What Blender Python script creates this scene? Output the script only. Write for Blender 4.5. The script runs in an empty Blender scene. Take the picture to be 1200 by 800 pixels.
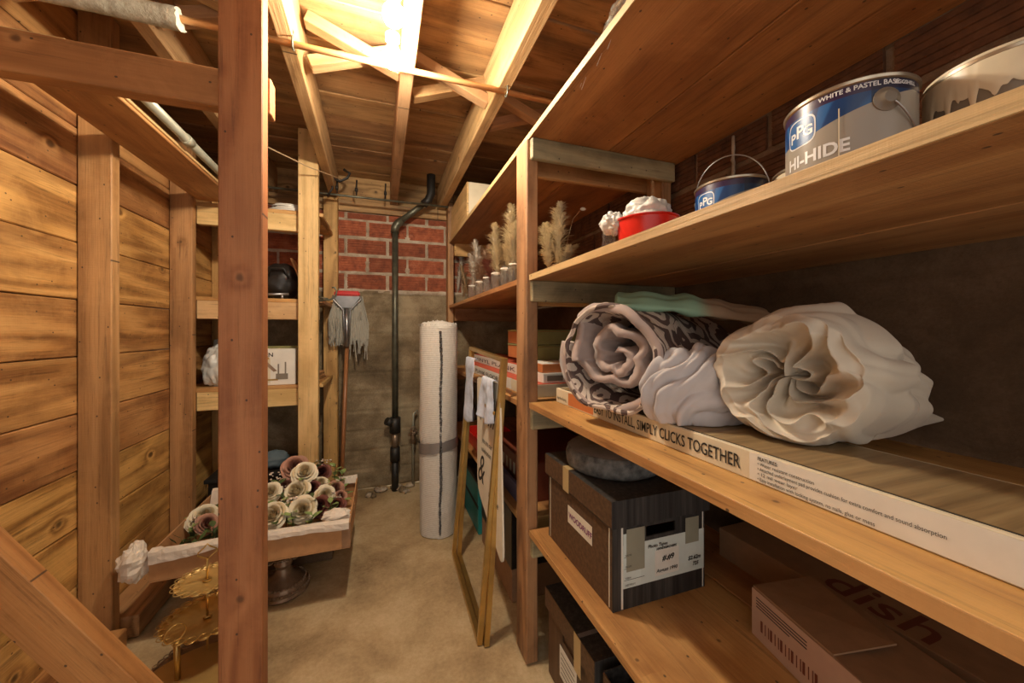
import bpy, bmesh, math, random
from mathutils import Vector, Matrix, noise
random.seed(7)
PI = math.pi
C = bpy.context.scene.collection
SC = bpy.context.scene
# ---------------------------------------------------------------- camera, world, light, exposure
cam = bpy.data.cameras.new('camera'); cam.sensor_width = 36; cam.lens = 13.05
cam.shift_y = -0.01; cam.clip_start = 0.02
co = bpy.data.objects.new('camera', cam); C.objects.link(co)
co.location = (0, 0, 1.07); co.rotation_euler = (PI/2, 0, -math.radians(19.3)); SC.camera = co
w = bpy.data.worlds.new('world'); SC.world = w; w.use_nodes = True
w.node_tree.nodes['Background'].inputs[0].default_value = (1.0, 0.93, 0.84, 1)
w.node_tree.nodes['Background'].inputs[1].default_value = 0.6
SC.view_settings.view_transform = 'Standard'; SC.view_settings.look = 'None'
SC.view_settings.gamma = 1; SC.view_settings.use_curve_mapping = False
SC.view_settings.exposure = 1.05
LAMPS = [((0.03, 1.17, 1.89), 17.0, 0.03), ((0.03, 1.06, 1.93), 6.0, 0.03)]
# ---------------------------------------------------------------- helpers
WM = {}
def link(o, parent, M):
    C.objects.link(o); WM[o] = M.copy(); o.parent = parent
    o.matrix_basis = (WM[parent].inverted() @ M) if parent else M
    return o
def tag(o, label, cat, group=None):
    o['label'] = label; o['category'] = cat
    if group: o['group'] = group
    return o
def thing(name, label, cat, loc=(0, 0, 0), rz=0, group=None, R=None):
    o = bpy.data.objects.new(name, None); o.empty_display_size = 0.05
    M = Matrix.Translation(loc) @ (R.to_4x4() if R is not None else Matrix.Rotation(rz, 4, 'Z'))
    link(o, None, M)
    return tag(o, label, cat, group)
def struct(name, loc=(0, 0, 0)):
    o = bpy.data.objects.new(name, None); link(o, None, Matrix.Translation(loc)); o['kind'] = 'structure'; return o
def put(name, me, mats, parent=None, M=None, local=False, smooth=False):
    if isinstance(me, bmesh.types.BMesh):
        bm = me; me = bpy.data.meshes.new(name); bm.to_mesh(me); bm.free()
    if mats is not None and not me.materials:
        for m in (mats if isinstance(mats, (list, tuple)) else [mats]): me.materials.append(m)
    if smooth:
        me.polygons.foreach_set('use_smooth', [True]*len(me.polygons))
        try: me.set_sharp_from_angle(angle=math.radians(40))
        except Exception: pass
    o = bpy.data.objects.new(name, me)
    M = M or Matrix.Identity(4)
    if local and parent: M = WM[parent] @ M
    return link(o, parent, M)
def dup(root, M, label=None, group=None, parent=None):
    r = root.copy(); C.objects.link(r); WM[r] = M.copy(); r.parent = parent
    r.matrix_basis = (WM[parent].inverted() @ M) if parent else M
    if label: r['label'] = label
    if group: r['group'] = group
    for ch in root.children:
        dup(ch, M @ ch.matrix_basis, None, None, r)
    return r
def Tr(x, y, z): return Matrix.Translation((x, y, z))
def Rz(a): return Matrix.Rotation(a, 4, 'Z')
def Rx(a): return Matrix.Rotation(a, 4, 'X')
def Ry(a): return Matrix.Rotation(a, 4, 'Y')
def B(bm, x0, x1, y0, y1, z0, z1, mi=0):
    v = [bm.verts.new((x, y, z)) for x in (x0, x1) for y in (y0, y1) for z in (z0, z1)]
    for f in ((0,1,3,2),(4,6,7,5),(0,4,5,1),(2,3,7,6),(0,2,6,4),(1,5,7,3)):
        fc = bm.faces.new([v[i] for i in f]); fc.material_index = mi
    return v
MESHC = {}
def boxmesh(L, W, T, bev=0.002, wob=0.0):
    key = (round(L, 4), round(W, 4), round(T, 4), bev)
    if key in MESHC: return MESHC[key].copy()
    bm = bmesh.new(); B(bm, -L/2, L/2, -W/2, W/2, -T/2, T/2)
    bmesh.ops.recalc_face_normals(bm, faces=bm.faces)
    if bev: bmesh.ops.bevel(bm, geom=bm.edges[:], offset=min(bev, T*0.3), segments=1, affect='EDGES')
    me = bpy.data.meshes.new('board'); bm.to_mesh(me); bm.free(); MESHC[key] = me
    return me.copy()
def bx(name, x0, x1, y0, y1, z0, z1, m, parent=None, bev=0.002):
    """axis-aligned board in world space; local X runs along its longest side"""
    d = [(x1-x0, Vector((1, 0, 0))), (y1-y0, Vector((0, 1, 0))), (z1-z0, Vector((0, 0, 1)))]
    d.sort(key=lambda t: -t[0])
    X, Y = d[0][1], d[1][1]; Z = X.cross(Y)
    R = Matrix((X, Y, Z)).transposed().to_4x4()
    me = boxmesh(d[0][0], d[1][0], d[2][0], bev)
    return put(name, me, m, parent, Tr((x0+x1)/2, (y0+y1)/2, (z0+z1)/2) @ R)
def beam(name, a, b, W, T, m, parent=None, side=(0, 1, 0), bev=0.002):
    """board from a to b; T is its size along 'side'"""
    a, b = Vector(a), Vector(b); X = (b-a).normalized()
    Z = (Vector(side) - X*X.dot(Vector(side))).normalized(); Y = Z.cross(X)
    R = Matrix((X, Y, Z)).transposed().to_4x4()
    return put(name, boxmesh((b-a).length, W, T, bev), m, parent, Matrix.Translation((a+b)/2) @ R)
def tube(bm, pts, r, n=10, caps=True, mi=0):
    pts = [Vector(p) for p in pts]; rs = r if isinstance(r, (list, tuple)) else [r]*len(pts)
    t = (pts[1]-pts[0]).normalized(); u = t.orthogonal().normalized(); rings = []
    for i, p in enumerate(pts):
        tn = (pts[min(i+1, len(pts)-1)] - pts[max(i-1, 0)])
        tn = tn.normalized() if tn.length > 1e-9 else t
        u = (u - tn*u.dot(tn)).normalized(); v = tn.cross(u)
        rings.append([bm.verts.new(p + (u*math.cos(2*PI*k/n) + v*math.sin(2*PI*k/n))*rs[i]) for k in range(n)])
    for a, b in zip(rings, rings[1:]):
        for k in range(n):
            f = bm.faces.new((a[k], a[(k+1) % n], b[(k+1) % n], b[k])); f.material_index = mi; f.smooth = True
    if caps:
        for rg in (rings[0][::-1], rings[-1]):
            f = bm.faces.new(rg); f.material_index = mi
def lathe(bm, prof, n=32, c=(0, 0, 0), mi=0, fn=None):
    rings = []
    for (r, z) in prof:
        ring = []
        for k in range(n):
            a = 2*PI*k/n; rr = r*(fn(a, r, z) if fn else 1)
            ring.append(bm.verts.new((c[0]+rr*math.cos(a), c[1]+rr*math.sin(a), c[2]+z)))
        rings.append(ring)
    for a, b in zip(rings, rings[1:]):
        for k in range(n):
            f = bm.faces.new((a[k], a[(k+1) % n], b[(k+1) % n], b[k])); f.material_index = mi; f.smooth = True
    for rg, p in ((rings[0][::-1], prof[0]), (rings[-1], prof[-1])):
        if p[0] > 1e-4: bm.faces.new(rg).material_index = mi
def torus(bm, c, R, r, n=24, k=8, ax='Z', mi=0):
    pts = []
    for i in range(n+1):
        a = 2*PI*i/n
        p = {'Z': (R*math.cos(a), R*math.sin(a), 0), 'X': (0, R*math.cos(a), R*math.sin(a)), 'Y': (R*math.cos(a), 0, R*math.sin(a))}[ax]
        pts.append((c[0]+p[0], c[1]+p[1], c[2]+p[2]))
    tube(bm, pts, r, k, False, mi)
def grid(bm, nu, nv, fn, mi=0, closed_u=False, smooth=True):
    V = [[bm.verts.new(fn(i/nu, j/nv)) for j in range(nv+1)] for i in range(nu if closed_u else nu+1)]
    for i in range(nu):
        for j in range(nv):
            i2 = (i+1) % nu if closed_u else i+1
            m = mi(i/nu, j/nv) if callable(mi) else mi
            f = bm.faces.new((V[i][j], V[i2][j], V[i2][j+1], V[i][j+1])); f.material_index = m; f.smooth = smooth
    return V
def nz(x, y, z, s=1.0): return noise.noise(Vector((x*s, y*s, z*s)))
def textmesh(s, size, bold=0.0, align='LEFT', shear=0, squeeze=1):
    cu = bpy.data.curves.new('lettering', 'FONT'); cu.body = s; cu.size = size; cu.offset = bold
    cu.align_x = align; cu.shear = shear; cu.resolution_u = 3
    o = bpy.data.objects.new('lettering', cu); me = bpy.data.meshes.new_from_object(o)
    bpy.data.objects.remove(o)
    if squeeze != 1:
        for v in me.vertices: v.co.x *= squeeze
    me.materials.clear()
    return me
def write(s, size, m, parent, O, X, Y, bold=0.0, align='LEFT', local=False, squeeze=1, shear=0, name='lettering'):
    """flat lettering with baseline origin O, reading direction X and up direction Y"""
    X = Vector(X).normalized(); Y = Vector(Y).normalized(); Z = X.cross(Y)
    R = Matrix((X, Y, Z)).transposed().to_4x4()
    return put(name, textmesh(s, size, bold, align, shear, squeeze), m, parent, Matrix.Translation(O) @ R, local)
# ---------------------------------------------------------------- materials
class NT:
    def __init__(s, name):
        s.m = bpy.data.materials.new(name); s.m.use_nodes = True; s.t = s.m.node_tree; s.b = s.t.nodes['Principled BSDF']
    def n(s, typ, **kw):
        nd = s.t.nodes.new(typ)
        for k, v in kw.items():
            if k.startswith('i_'):
                nd.inputs[int(k[2:])].default_value = v
            else: setattr(nd, k, v)
        return nd
    def l(s, a, b): s.t.links.new(a, b)
    def math(s, op, a, b=None, c=None):
        nd = s.n('ShaderNodeMath', operation=op)
        for i, v in enumerate((a, b, c)):
            if v is None: continue
            if isinstance(v, (int, float)): nd.inputs[i].default_value = v
            else: s.l(v, nd.inputs[i])
        return nd.outputs[0]
    def ramp(s, f, stops):
        r = s.n('ShaderNodeValToRGB'); e = r.color_ramp.elements
        while len(e) < len(stops): e.new(0.5)
        for el, (p, c) in zip(e, stops): el.position = p; el.color = (*c, 1)
        s.l(f, r.inputs[0]); return r.outputs[0]
    def mix(s, f, a, b, mode='MIX'):
        nd = s.n('ShaderNodeMix', data_type='RGBA', blend_type=mode)
        for v, i in ((f, 0), (a, 6), (b, 7)):
            if isinstance(v, (int, float)): nd.inputs[i].default_value = v
            elif isinstance(v, tuple): nd.inputs[i].default_value = (*v, 1)
            else: s.l(v, nd.inputs[i])
        return nd.outputs[2]
    def coords(s, scale=(1, 1, 1), rnd=0.0):
        tc = s.n('ShaderNodeTexCoord'); mp = s.n('ShaderNodeMapping'); mp.inputs['Scale'].default_value = scale
        s.l(tc.outputs['Object'], mp.inputs[0])
        if rnd:
            oi = s.n('ShaderNodeObjectInfo'); cx = s.n('ShaderNodeCombineXYZ')
            for i, k in enumerate((37.0, 61.0, 17.0)):
                s.l(s.math('MULTIPLY', oi.outputs['Random'], k*rnd), cx.inputs[i])
            va = s.n('ShaderNodeVectorMath', operation='ADD'); s.l(mp.outputs[0], va.inputs[0]); s.l(cx.outputs[0], va.inputs[1])
            return va.outputs[0]
        return mp.outputs[0]
    def noise(s, vec, scale, detail=4, rough=0.55, dist=0.0):
        nd = s.n('ShaderNodeTexNoise'); nd.inputs['Scale'].default_value = scale; nd.inputs['Detail'].default_value = detail
        nd.inputs['Roughness'].default_value = rough; nd.inputs['Distortion'].default_value = dist
        s.l(vec, nd.inputs['Vector']); return nd.outputs[0]
    def bump(s, h, strength=0.4, dist=0.002):
        nd = s.n('ShaderNodeBump'); nd.inputs['Strength'].default_value = strength; nd.inputs['Distance'].default_value = dist
        s.l(h, nd.inputs['Height']); s.l(nd.outputs[0], s.b.inputs['Normal'])
    def rough(s, v): s.b.inputs['Roughness'].default_value = v; return s
def plain(name, col, rough=0.6, metal=0.0, spot=0.0, scale=20, bump=0.0):
    t = NT(name); t.rough(rough); t.b.inputs['Metallic'].default_value = metal
    v = t.coords(); n = t.noise(v, scale, 5)
    k = max(spot, 0.06)
    a = tuple(max(0, c*(1-k)) for c in col); b = tuple(min(1, c*(1+k)) for c in col)
    t.l(t.ramp(n, [(0.3, a), (0.7, b)]), t.b.inputs['Base Color'])
    if bump: t.bump(n, bump)
    return t.m
def wood(name, lo, mid, hi, knots=1.0, ring=9.0, stain=(0.10, 0.06, 0.03), stain_amt=0.25, rough=0.62, saw=0.2):
    t = NT(name); t.rough(rough)
    v = t.coords((1, 1, 1), 1.0)
    sp = t.n('ShaderNodeSeparateXYZ'); t.l(v, sp.inputs[0]); X, Y, Z = sp.outputs
    # knots: one seed every quarter metre or so, round on the wide face
    vo = t.n('ShaderNodeTexVoronoi', voronoi_dimensions='2D'); vo.inputs['Scale'].default_value = 4.2
    kv = t.n('ShaderNodeCombineXYZ'); t.l(X, kv.inputs[0]); t.l(t.math('MULTIPLY', Y, 1.25), kv.inputs[1])
    wob = t.noise(v, 30, 2); kv2 = t.n('ShaderNodeVectorMath', operation='ADD'); wsc = t.n('ShaderNodeCombineXYZ')
    t.l(t.math('MULTIPLY', wob, 0.02), wsc.inputs[0]); t.l(kv.outputs[0], kv2.inputs[0]); t.l(wsc.outputs[0], kv2.inputs[1])
    t.l(kv2.outputs[0], vo.inputs['Vector']); kd = vo.outputs['Distance']
    sc_ = t.n('ShaderNodeSeparateColor'); t.l(vo.outputs['Color'], sc_.inputs[0]); has = t.math('LESS_THAN', sc_.outputs[0], 0.34)
    fall = t.math('MULTIPLY', has, t.math('EXPONENT', t.math('MULTIPLY', t.math('POWER', kd, 1.5), -26.0)))          # 1 at a knot, 0 away from it
    # growth rings: slow noise stretched along the board, pushed aside near knots
    gv = t.n('ShaderNodeCombineXYZ'); t.l(t.math('MULTIPLY', X, 0.55), gv.inputs[0]); t.l(t.math('MULTIPLY', Y, 4.5), gv.inputs[1]); t.l(t.math('MULTIPLY', Z, 4.5), gv.inputs[2])
    slow = t.noise(gv.outputs[0], 1.1, 2, 0.5)
    ph = t.math('ADD', t.math('MULTIPLY', slow, ring*2*PI), t.math('MULTIPLY', fall, 9.0*knots))
    rg = t.math('MULTIPLY_ADD', t.math('SINE', ph), 0.5, 0.5)
    fv = t.n('ShaderNodeCombineXYZ'); t.l(t.math('MULTIPLY', X, 5), fv.inputs[0]); t.l(t.math('MULTIPLY', Y, 160), fv.inputs[1]); t.l(t.math('MULTIPLY', Z, 160), fv.inputs[2])
    fib = t.noise(fv.outputs[0], 1.0, 4, 0.6)
    f = t.math('ADD', t.math('MULTIPLY', rg, 0.5), t.math('MULTIPLY', fib, 0.5))
    col = t.ramp(f, [(0.2, lo), (0.5, mid), (0.85, hi)])
    gz = t.n('ShaderNodeCombineXYZ'); t.l(t.math('MULTIPLY', X, 3.2), gz.inputs[0]); t.l(t.math('MULTIPLY', Y, 75), gz.inputs[1]); t.l(t.math('MULTIPLY', Z, 75), gz.inputs[2])
    grit = t.noise(gz.outputs[0], 1.0, 6, 0.75, 0.4); col = t.mix(t.ramp(grit, [(0.54, (0, 0, 0)), (0.70, (0.8, 0.8, 0.8))]), col, tuple(c*0.4 for c in lo))
    wf_ = t.noise(v, 5.0, 6, 0.7, 0.5); col = t.mix(t.ramp(wf_, [(0.40, (0.30, 0.30, 0.30)), (0.56, (0, 0, 0))]), col, tuple(min(1, c*1.25) for c in hi))
    # broad tone changes and stains along the grain
    bv = t.n('ShaderNodeCombineXYZ'); t.l(t.math('MULTIPLY', X, 1.6), bv.inputs[0]); t.l(t.math('MULTIPLY', Y, 9), bv.inputs[1]); t.l(t.math('MULTIPLY', Z, 9), bv.inputs[2])
    bl = t.noise(bv.outputs[0], 1.0, 5, 0.65, 0.6)
    st = t.ramp(bl, [(0.48, (0, 0, 0)), (0.72, (1, 1, 1))])
    col = t.mix(t.math('MULTIPLY', st, stain_amt), col, stain)
    oi = t.n('ShaderNodeObjectInfo')
    hs = t.n('ShaderNodeHueSaturation'); t.l(col, hs.inputs['Color'])
    t.l(t.math('MULTIPLY_ADD', oi.outputs['Random'], 0.34, 0.83), hs.inputs['Value'])
    t.l(t.math('MULTIPLY_ADD', oi.outputs['Random'], 0.02, 0.49), hs.inputs['Hue'])
    col = hs.outputs[0]
    if knots:
        kr = t.ramp(kd, [(0.0, (1, 1, 1)), (0.035*knots, (0.9, 0.9, 0.9)), (0.075*knots, (0, 0, 0))])
        col = t.mix(t.math('MULTIPLY', t.math('MULTIPLY', kr, has), 0.85), col, tuple(c*0.3 for c in lo))
        # nail heads and pin holes
    nv = t.n('ShaderNodeTexVoronoi', voronoi_dimensions='2D'); nv.inputs['Scale'].default_value = 9
    t.l(kv.outputs[0], nv.inputs['Vector'])
    col = t.mix(t.ramp(nv.outputs['Distance'], [(0.022, (0.8, 0.8, 0.8)), (0.03, (0, 0, 0))]), col, (0.03, 0.02, 0.015))
    t.l(col, t.b.inputs['Base Color'])
    sv = t.n('ShaderNodeCombineXYZ'); t.l(t.math('MULTIPLY', X, 330), sv.inputs[0]); t.l(t.math('MULTIPLY', Y, 14), sv.inputs[1]); t.l(t.math('MULTIPLY', Z, 14), sv.inputs[2])
    saws = t.noise(sv.outputs[0], 1.0, 2)
    t.bump(t.math('ADD', t.math('MULTIPLY', fib, 0.8), t.math('MULTIPLY', saws, saw)), 0.7, 0.002)
    return t.m
M = {}
M['plank'] = wood('knotty_plank', (0.25, 0.105, 0.026), (0.50, 0.25, 0.07), (0.66, 0.37, 0.125), 1.0, 7, (0.17, 0.065, 0.016), 0.75)
M['stud'] = wood('stud_timber', (0.33, 0.165, 0.055), (0.47, 0.25, 0.09), (0.58, 0.33, 0.13), 0.55, 6, (0.20, 0.09, 0.03), 0.3)
M['fir'] = wood('fresh_fir', (0.33, 0.13, 0.036), (0.44, 0.185, 0.055), (0.52, 0.24, 0.08), 0.7, 10, (0.24, 0.09, 0.03), 0.3)
M['pale'] = wood('pale_pine', (0.50, 0.30, 0.12), (0.60, 0.38, 0.165), (0.68, 0.45, 0.21), 0.6, 7, (0.36, 0.19, 0.07), 0.25)
M['deck'] = wood('deck_board', (0.24, 0.12, 0.045), (0.39, 0.21, 0.085), (0.48, 0.28, 0.12), 0.7, 6, (0.10, 0.065, 0.04), 0.65)
M['joist'] = wood('joist_timber', (0.34, 0.185, 0.075), (0.47, 0.28, 0.12), (0.56, 0.35, 0.17), 0.5, 6, (0.20, 0.11, 0.05), 0.35)
M['post'] = wood('weathered_post', (0.25, 0.125, 0.045), (0.42, 0.225, 0.09), (0.52, 0.30, 0.13), 0.5, 8, (0.075, 0.055, 0.045), 0.6)
M['bearer'] = wood('mildewed_bearer', (0.17, 0.13, 0.07), (0.30, 0.23, 0.12), (0.42, 0.34, 0.20), 0.4, 6, (0.08, 0.08, 0.05), 0.7)
M['ply'] = wood('shelf_plywood', (0.36, 0.16, 0.05), (0.48, 0.24, 0.08), (0.57, 0.31, 0.115), 0.35, 4, (0.24, 0.09, 0.028), 0.6, 0.5)
M['plyred'] = wood('red_plywood', (0.27, 0.095, 0.028), (0.36, 0.14, 0.042), (0.46, 0.20, 0.07), 0.3, 3, (0.15, 0.05, 0.02), 0.6, 0.55)
M['plyedge'] = wood('pale_board', (0.52, 0.33, 0.13), (0.60, 0.40, 0.18), (0.66, 0.46, 0.22), 0.3, 4, (0.40, 0.22, 0.08), 0.3, 0.5)
def concrete(name, lo, mid, hi, band=0.0, scale=5.0):
    t = NT(name); t.rough(0.85); v = t.coords()
    a = t.noise(v, scale, 8, 0.65, 0.3); b = t.noise(v, scale*0.35, 4, 0.6); g = t.noise(v, scale*26, 3, 0.7)
    f = t.math('ADD', t.math('MULTIPLY', a, 0.5), t.math('ADD', t.math('MULTIPLY', b, 0.38), t.math('MULTIPLY', g, 0.14)))
    col = t.ramp(f, [(0.38, lo), (0.51, mid), (0.62, hi)])
    t.l(col, t.b.inputs['Base Color'])
    t.bump(t.math('ADD', a, t.math('MULTIPLY', g, 0.5)), 0.6, 0.004)
    return t.m
M['concrete'] = concrete('form_concrete', (0.09, 0.062, 0.032), (0.22, 0.16, 0.09), (0.40, 0.32, 0.20))
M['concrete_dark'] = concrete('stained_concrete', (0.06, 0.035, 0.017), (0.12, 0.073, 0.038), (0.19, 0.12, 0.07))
M['floor'] = concrete('floor_concrete', (0.22, 0.145, 0.07), (0.46, 0.34, 0.185), (0.64, 0.51, 0.31), scale=3.2)
M['mortar_dark'] = concrete('brown_mortar', (0.12, 0.07, 0.035), (0.22, 0.14, 0.08), (0.32, 0.23, 0.15), scale=14)  # right-wall mortar, darker and browner so its lines show less
M['mortar'] = concrete('mortar', (0.26, 0.19, 0.13), (0.46, 0.37, 0.27), (0.62, 0.54, 0.43), scale=14)
def brickmat(nm='clay_brick', cs=((0.17, 0.045, 0.022), (0.34, 0.095, 0.042), (0.44, 0.16, 0.08))):
    t = NT(nm); t.rough(0.85); v = t.coords((1, 1, 1), 1.0); oi = t.n('ShaderNodeObjectInfo')
    a = t.noise(v, 22, 6, 0.65); col = t.ramp(a, [(0.3, cs[0]), (0.55, cs[1]), (0.8, cs[2])])
    w2 = t.noise(v, 7, 6, 0.7); col = t.mix(t.ramp(w2, [(0.60, (0, 0, 0)), (0.72, (0.6, 0.6, 0.6))]), col, tuple(min(1, c*1.5+0.05) for c in cs[2]))
    hs = t.n('ShaderNodeHueSaturation'); t.l(col, hs.inputs['Color']); t.l(t.math('MULTIPLY_ADD', oi.outputs['Random'], 0.4, 0.8), hs.inputs['Value'])
    t.l(hs.outputs[0], t.b.inputs['Base Color']); t.bump(a, 0.5, 0.002); return t.m
M['brick'] = brickmat()
M['brick_dark'] = brickmat('shaded_brick', ((0.07, 0.028, 0.012), (0.15, 0.06, 0.024), (0.21, 0.095, 0.042)))  # right-wall brick: its shade is put into a darker brown colour
def pipe_ins():
    t = NT('pipe_wrap'); t.rough(0.85); v = t.coords(); a = t.noise(v, 60, 5, 0.7)
    t.l(t.ramp(a, [(0.3, (0.30, 0.27, 0.19)), (0.7, (0.50, 0.46, 0.36))]), t.b.inputs['Base Color']); t.bump(a, 0.8, 0.004); return t.m
M['wrap'] = pipe_ins()
M['copper'] = plain('dusty_copper', (0.62, 0.33, 0.14), 0.42, 0.55, 0.15)
M['greypipe'] = plain('grey_conduit', (0.38, 0.38, 0.30), 0.45, 0.35, 0.15)
M['iron'] = plain('dark_iron_pipe', (0.13, 0.13, 0.095), 0.42, 0.55, 0.3)
M['black'] = plain('black_rubber', (0.018, 0.016, 0.014), 0.5, 0, 0.2)
M['steel'] = plain('worn_steel', (0.45, 0.45, 0.46), 0.35, 0.9, 0.15)
M['gold'] = plain('brushed_gold', (0.55, 0.36, 0.12), 0.33, 0.85, 0.12)
M['goldpaint'] = plain('satin_gold', (0.62, 0.42, 0.15), 0.42, 0.55, 0.06)
M['bronze'] = plain('antique_bronze', (0.30, 0.21, 0.14), 0.4, 0.55, 0.35)
M['white'] = plain('white_card', (0.72, 0.69, 0.62), 0.7)
M['cream'] = plain('cream_card', (0.66, 0.58, 0.42), 0.7)
M['offwhite'] = plain('off_white_board', (0.70, 0.64, 0.52), 0.6)
M['ink'] = plain('black_ink', (0.02, 0.018, 0.016), 0.6)
M['brownink'] = plain('brown_ink', (0.16, 0.04, 0.02), 0.7)
M['card'] = plain('corrugated_card', (0.50, 0.265, 0.115), 0.8, 0, 0.1, 30)
M['card_dark'] = plain('brown_card', (0.30, 0.17, 0.09), 0.8, 0, 0.12, 30)
M['card_orange'] = plain('orange_card', (0.52, 0.17, 0.05), 0.7, 0, 0.1)
M['card_green'] = plain('olive_card', (0.26, 0.24, 0.09), 0.75, 0, 0.1)
M['red'] = plain('red_plastic', (0.60, 0.02, 0.012), 0.28)
M['redcard'] = plain('red_printed_card', (0.56, 0.10, 0.05), 0.55)
M['teal'] = plain('teal_plastic', (0.02, 0.22, 0.22), 0.4)
M['purple'] = plain('dusty_purple_card', (0.15, 0.12, 0.20), 0.7)
M['tape'] = plain('packing_tape', (0.50, 0.36, 0.17), 0.3)
M['paper'] = plain('label_paper', (0.62, 0.68, 0.64), 0.6)
M['blackplastic'] = plain('black_bag', (0.02, 0.017, 0.015), 0.35, 0, 0.3)
M['paintcream'] = plain('cream_paint', (0.66, 0.58, 0.42), 0.35)
M['plate'] = plain('grey_enamel', (0.30, 0.31, 0.27), 0.4)
M['bluecloth'] = plain('pale_blue_cloth', (0.52, 0.58, 0.70), 0.8, 0, 0.12, 60, 0.2)
M['bulbglass'] = plain('bulb', (0.9, 0.9, 0.85), 0.3)
M['ceramic'] = plain('white_ceramic', (0.8, 0.78, 0.72), 0.25)
M['tissue'] = plain('tissue_paper', (0.76, 0.68, 0.58), 0.75, 0, 0.08, 40, 0.3)
def streaky(name, a, b, c, sc=(60, 60, 2), rough=0.55):
    t = NT(name); t.rough(rough); v = t.coords(sc); n = t.noise(v, 1.5, 5, 0.6)
    t.l(t.ramp(n, [(0.3, a), (0.52, b), (0.8, c)]), t.b.inputs['Base Color']); t.bump(n, 0.25, 0.001); return t.m
M['boxbrown'] = streaky('woodgrain_box_card', (0.055, 0.028, 0.014), (0.10, 0.052, 0.026), (0.15, 0.085, 0.045))
M['boxgrey'] = streaky('black_woodgrain_card', (0.012, 0.011, 0.011), (0.035, 0.032, 0.030), (0.09, 0.08, 0.07))
M['vinyl'] = streaky('plank_print', (0.16, 0.10, 0.045), (0.28, 0.19, 0.09), (0.40, 0.30, 0.15), (40, 1.6, 40), 0.5)
M['bark'] = plain('grey_bark', (0.13, 0.13, 0.125), 0.85, 0, 0.6, 45, 1.0)
M['slabtop'] = plain('grey_slab_wood', (0.20, 0.19, 0.195), 0.7, 0, 0.3, 9, 0.4)
def fabric(name, col, col2=None, bscale=300, soft=0.12):
    t = NT(name); t.rough(0.85); v = t.coords(); a = t.noise(v, 7, 3); g = t.noise(v, bscale, 2)
    c2 = col2 or tuple(c*(1-soft) for c in col)
    t.l(t.ramp(a, [(0.4, c2), (0.6, col)]), t.b.inputs['Base Color']); t.bump(g, 0.15, 0.0008)
    t.b.inputs['Sheen Weight'].default_value = 0.2; return t.m
M['sheet'] = fabric('ivory_sheet', (0.66, 0.59, 0.48), soft=0.06)
M['sheet2'] = fabric('pale_sheet', (0.55, 0.52, 0.53), soft=0.08)
M['quiltin'] = fabric('mauve_quilt_lining', (0.40, 0.31, 0.28))
M['mop'] = fabric('mop_yarn', (0.45, 0.42, 0.35))
M['brownsheet'] = fabric('brown_sheet', (0.33, 0.21, 0.15), (0.26, 0.15, 0.10))
def damask():
    t = NT('damask_quilt'); t.rough(0.8); v = t.coords()
    vo = t.n('ShaderNodeTexVoronoi', feature='F1'); vo.inputs['Scale'].default_value = 14
    n = t.noise(v, 9, 2, 0.5); ad = t.n('ShaderNodeVectorMath', operation='ADD'); t.l(v, ad.inputs[0])
    cx = t.n('ShaderNodeCombineXYZ'); t.l(t.math('MULTIPLY', n, 0.12), cx.inputs[0]); t.l(t.math('MULTIPLY', n, 0.09), cx.inputs[1]); t.l(cx.outputs[0], ad.inputs[1])
    t.l(ad.outputs[0], vo.inputs['Vector'])
    s = t.math('SINE', t.math('MULTIPLY', vo.outputs['Distance'], 19.0))
    n2 = t.noise(v, 32, 3, 0.6); s = t.math('ADD', s, t.math('MULTIPLY', t.math('SUBTRACT', n2, 0.5), 3.2))
    col = t.ramp(t.math('MULTIPLY_ADD', s, 0.5, 0.5), [(0.50, (0.56, 0.47, 0.40)), (0.54, (0.11, 0.07, 0.062))])
    t.l(col, t.b.inputs['Base Color']); w = t.n('ShaderNodeTexWave'); w.inputs['Scale'].default_value = 60; w.inputs['Distortion'].default_value = 2
    t.l(v, w.inputs['Vector']); t.bump(w.outputs['Fac'], 0.4, 0.002); return t.m
M['damask'] = damask()
def mintbrown():
    t = NT('mint_and_brown_sheet'); t.rough(0.8); v = t.coords(); sp = t.n('ShaderNodeSeparateXYZ'); t.l(v, sp.inputs[0])
    f = t.math('ADD', sp.outputs[0], t.math('MULTIPLY', t.noise(v, 20, 2), 0.02))
    t.l(t.ramp(f, [(0.02, (0.27, 0.44, 0.31)), (0.05, (0.36, 0.26, 0.17))]), t.b.inputs['Base Color']); return t.m
M['mint'] = mintbrown()
def carpetback():
    t = NT('carpet_backing'); t.rough(0.9); v = t.coords(); br = t.n('ShaderNodeTexBrick')
    w = t.n('ShaderNodeTexWave', bands_direction='Z'); w.inputs['Scale'].default_value = 42; w.inputs['Distortion'].default_value = 1.2; w.inputs['Detail'].default_value = 3
    t.l(v, w.inputs['Vector']); n = t.noise(v, 90, 4)
    f = t.math('ADD', t.math('MULTIPLY', w.outputs['Fac'], 0.4), t.math('MULTIPLY', n, 0.6))
    t.l(t.ramp(f, [(0.25, (0.52, 0.48, 0.42)), (0.6, (0.68, 0.64, 0.58))]), t.b.inputs['Base Color']); t.bump(f, 0.7, 0.003)
    t.t.nodes.remove(br); return t.m
M['carpet'] = carpetback()
M['pile'] = plain('grey_carpet_pile', (0.23, 0.22, 0.21), 0.95, 0, 0.7, 120, 0.8)
M['silvertape'] = plain('grey_tape', (0.22, 0.20, 0.19), 0.35, 0.2, 0.1)
def glass(name, col=(0.9, 0.9, 0.85), rough=0.05):
    t = NT(name); t.b.inputs['Transmission Weight'].default_value = 0.95; t.b.inputs['Base Color'].default_value = (*col, 1)
    t.rough(rough); t.b.inputs['IOR'].default_value = 1.25; t.b.inputs['Alpha'].default_value = 0.55; return t.m
M['glass'] = glass('jar_glass'); M['clearbag'] = glass('clear_plastic', (0.85, 0.85, 0.82), 0.12)
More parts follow.
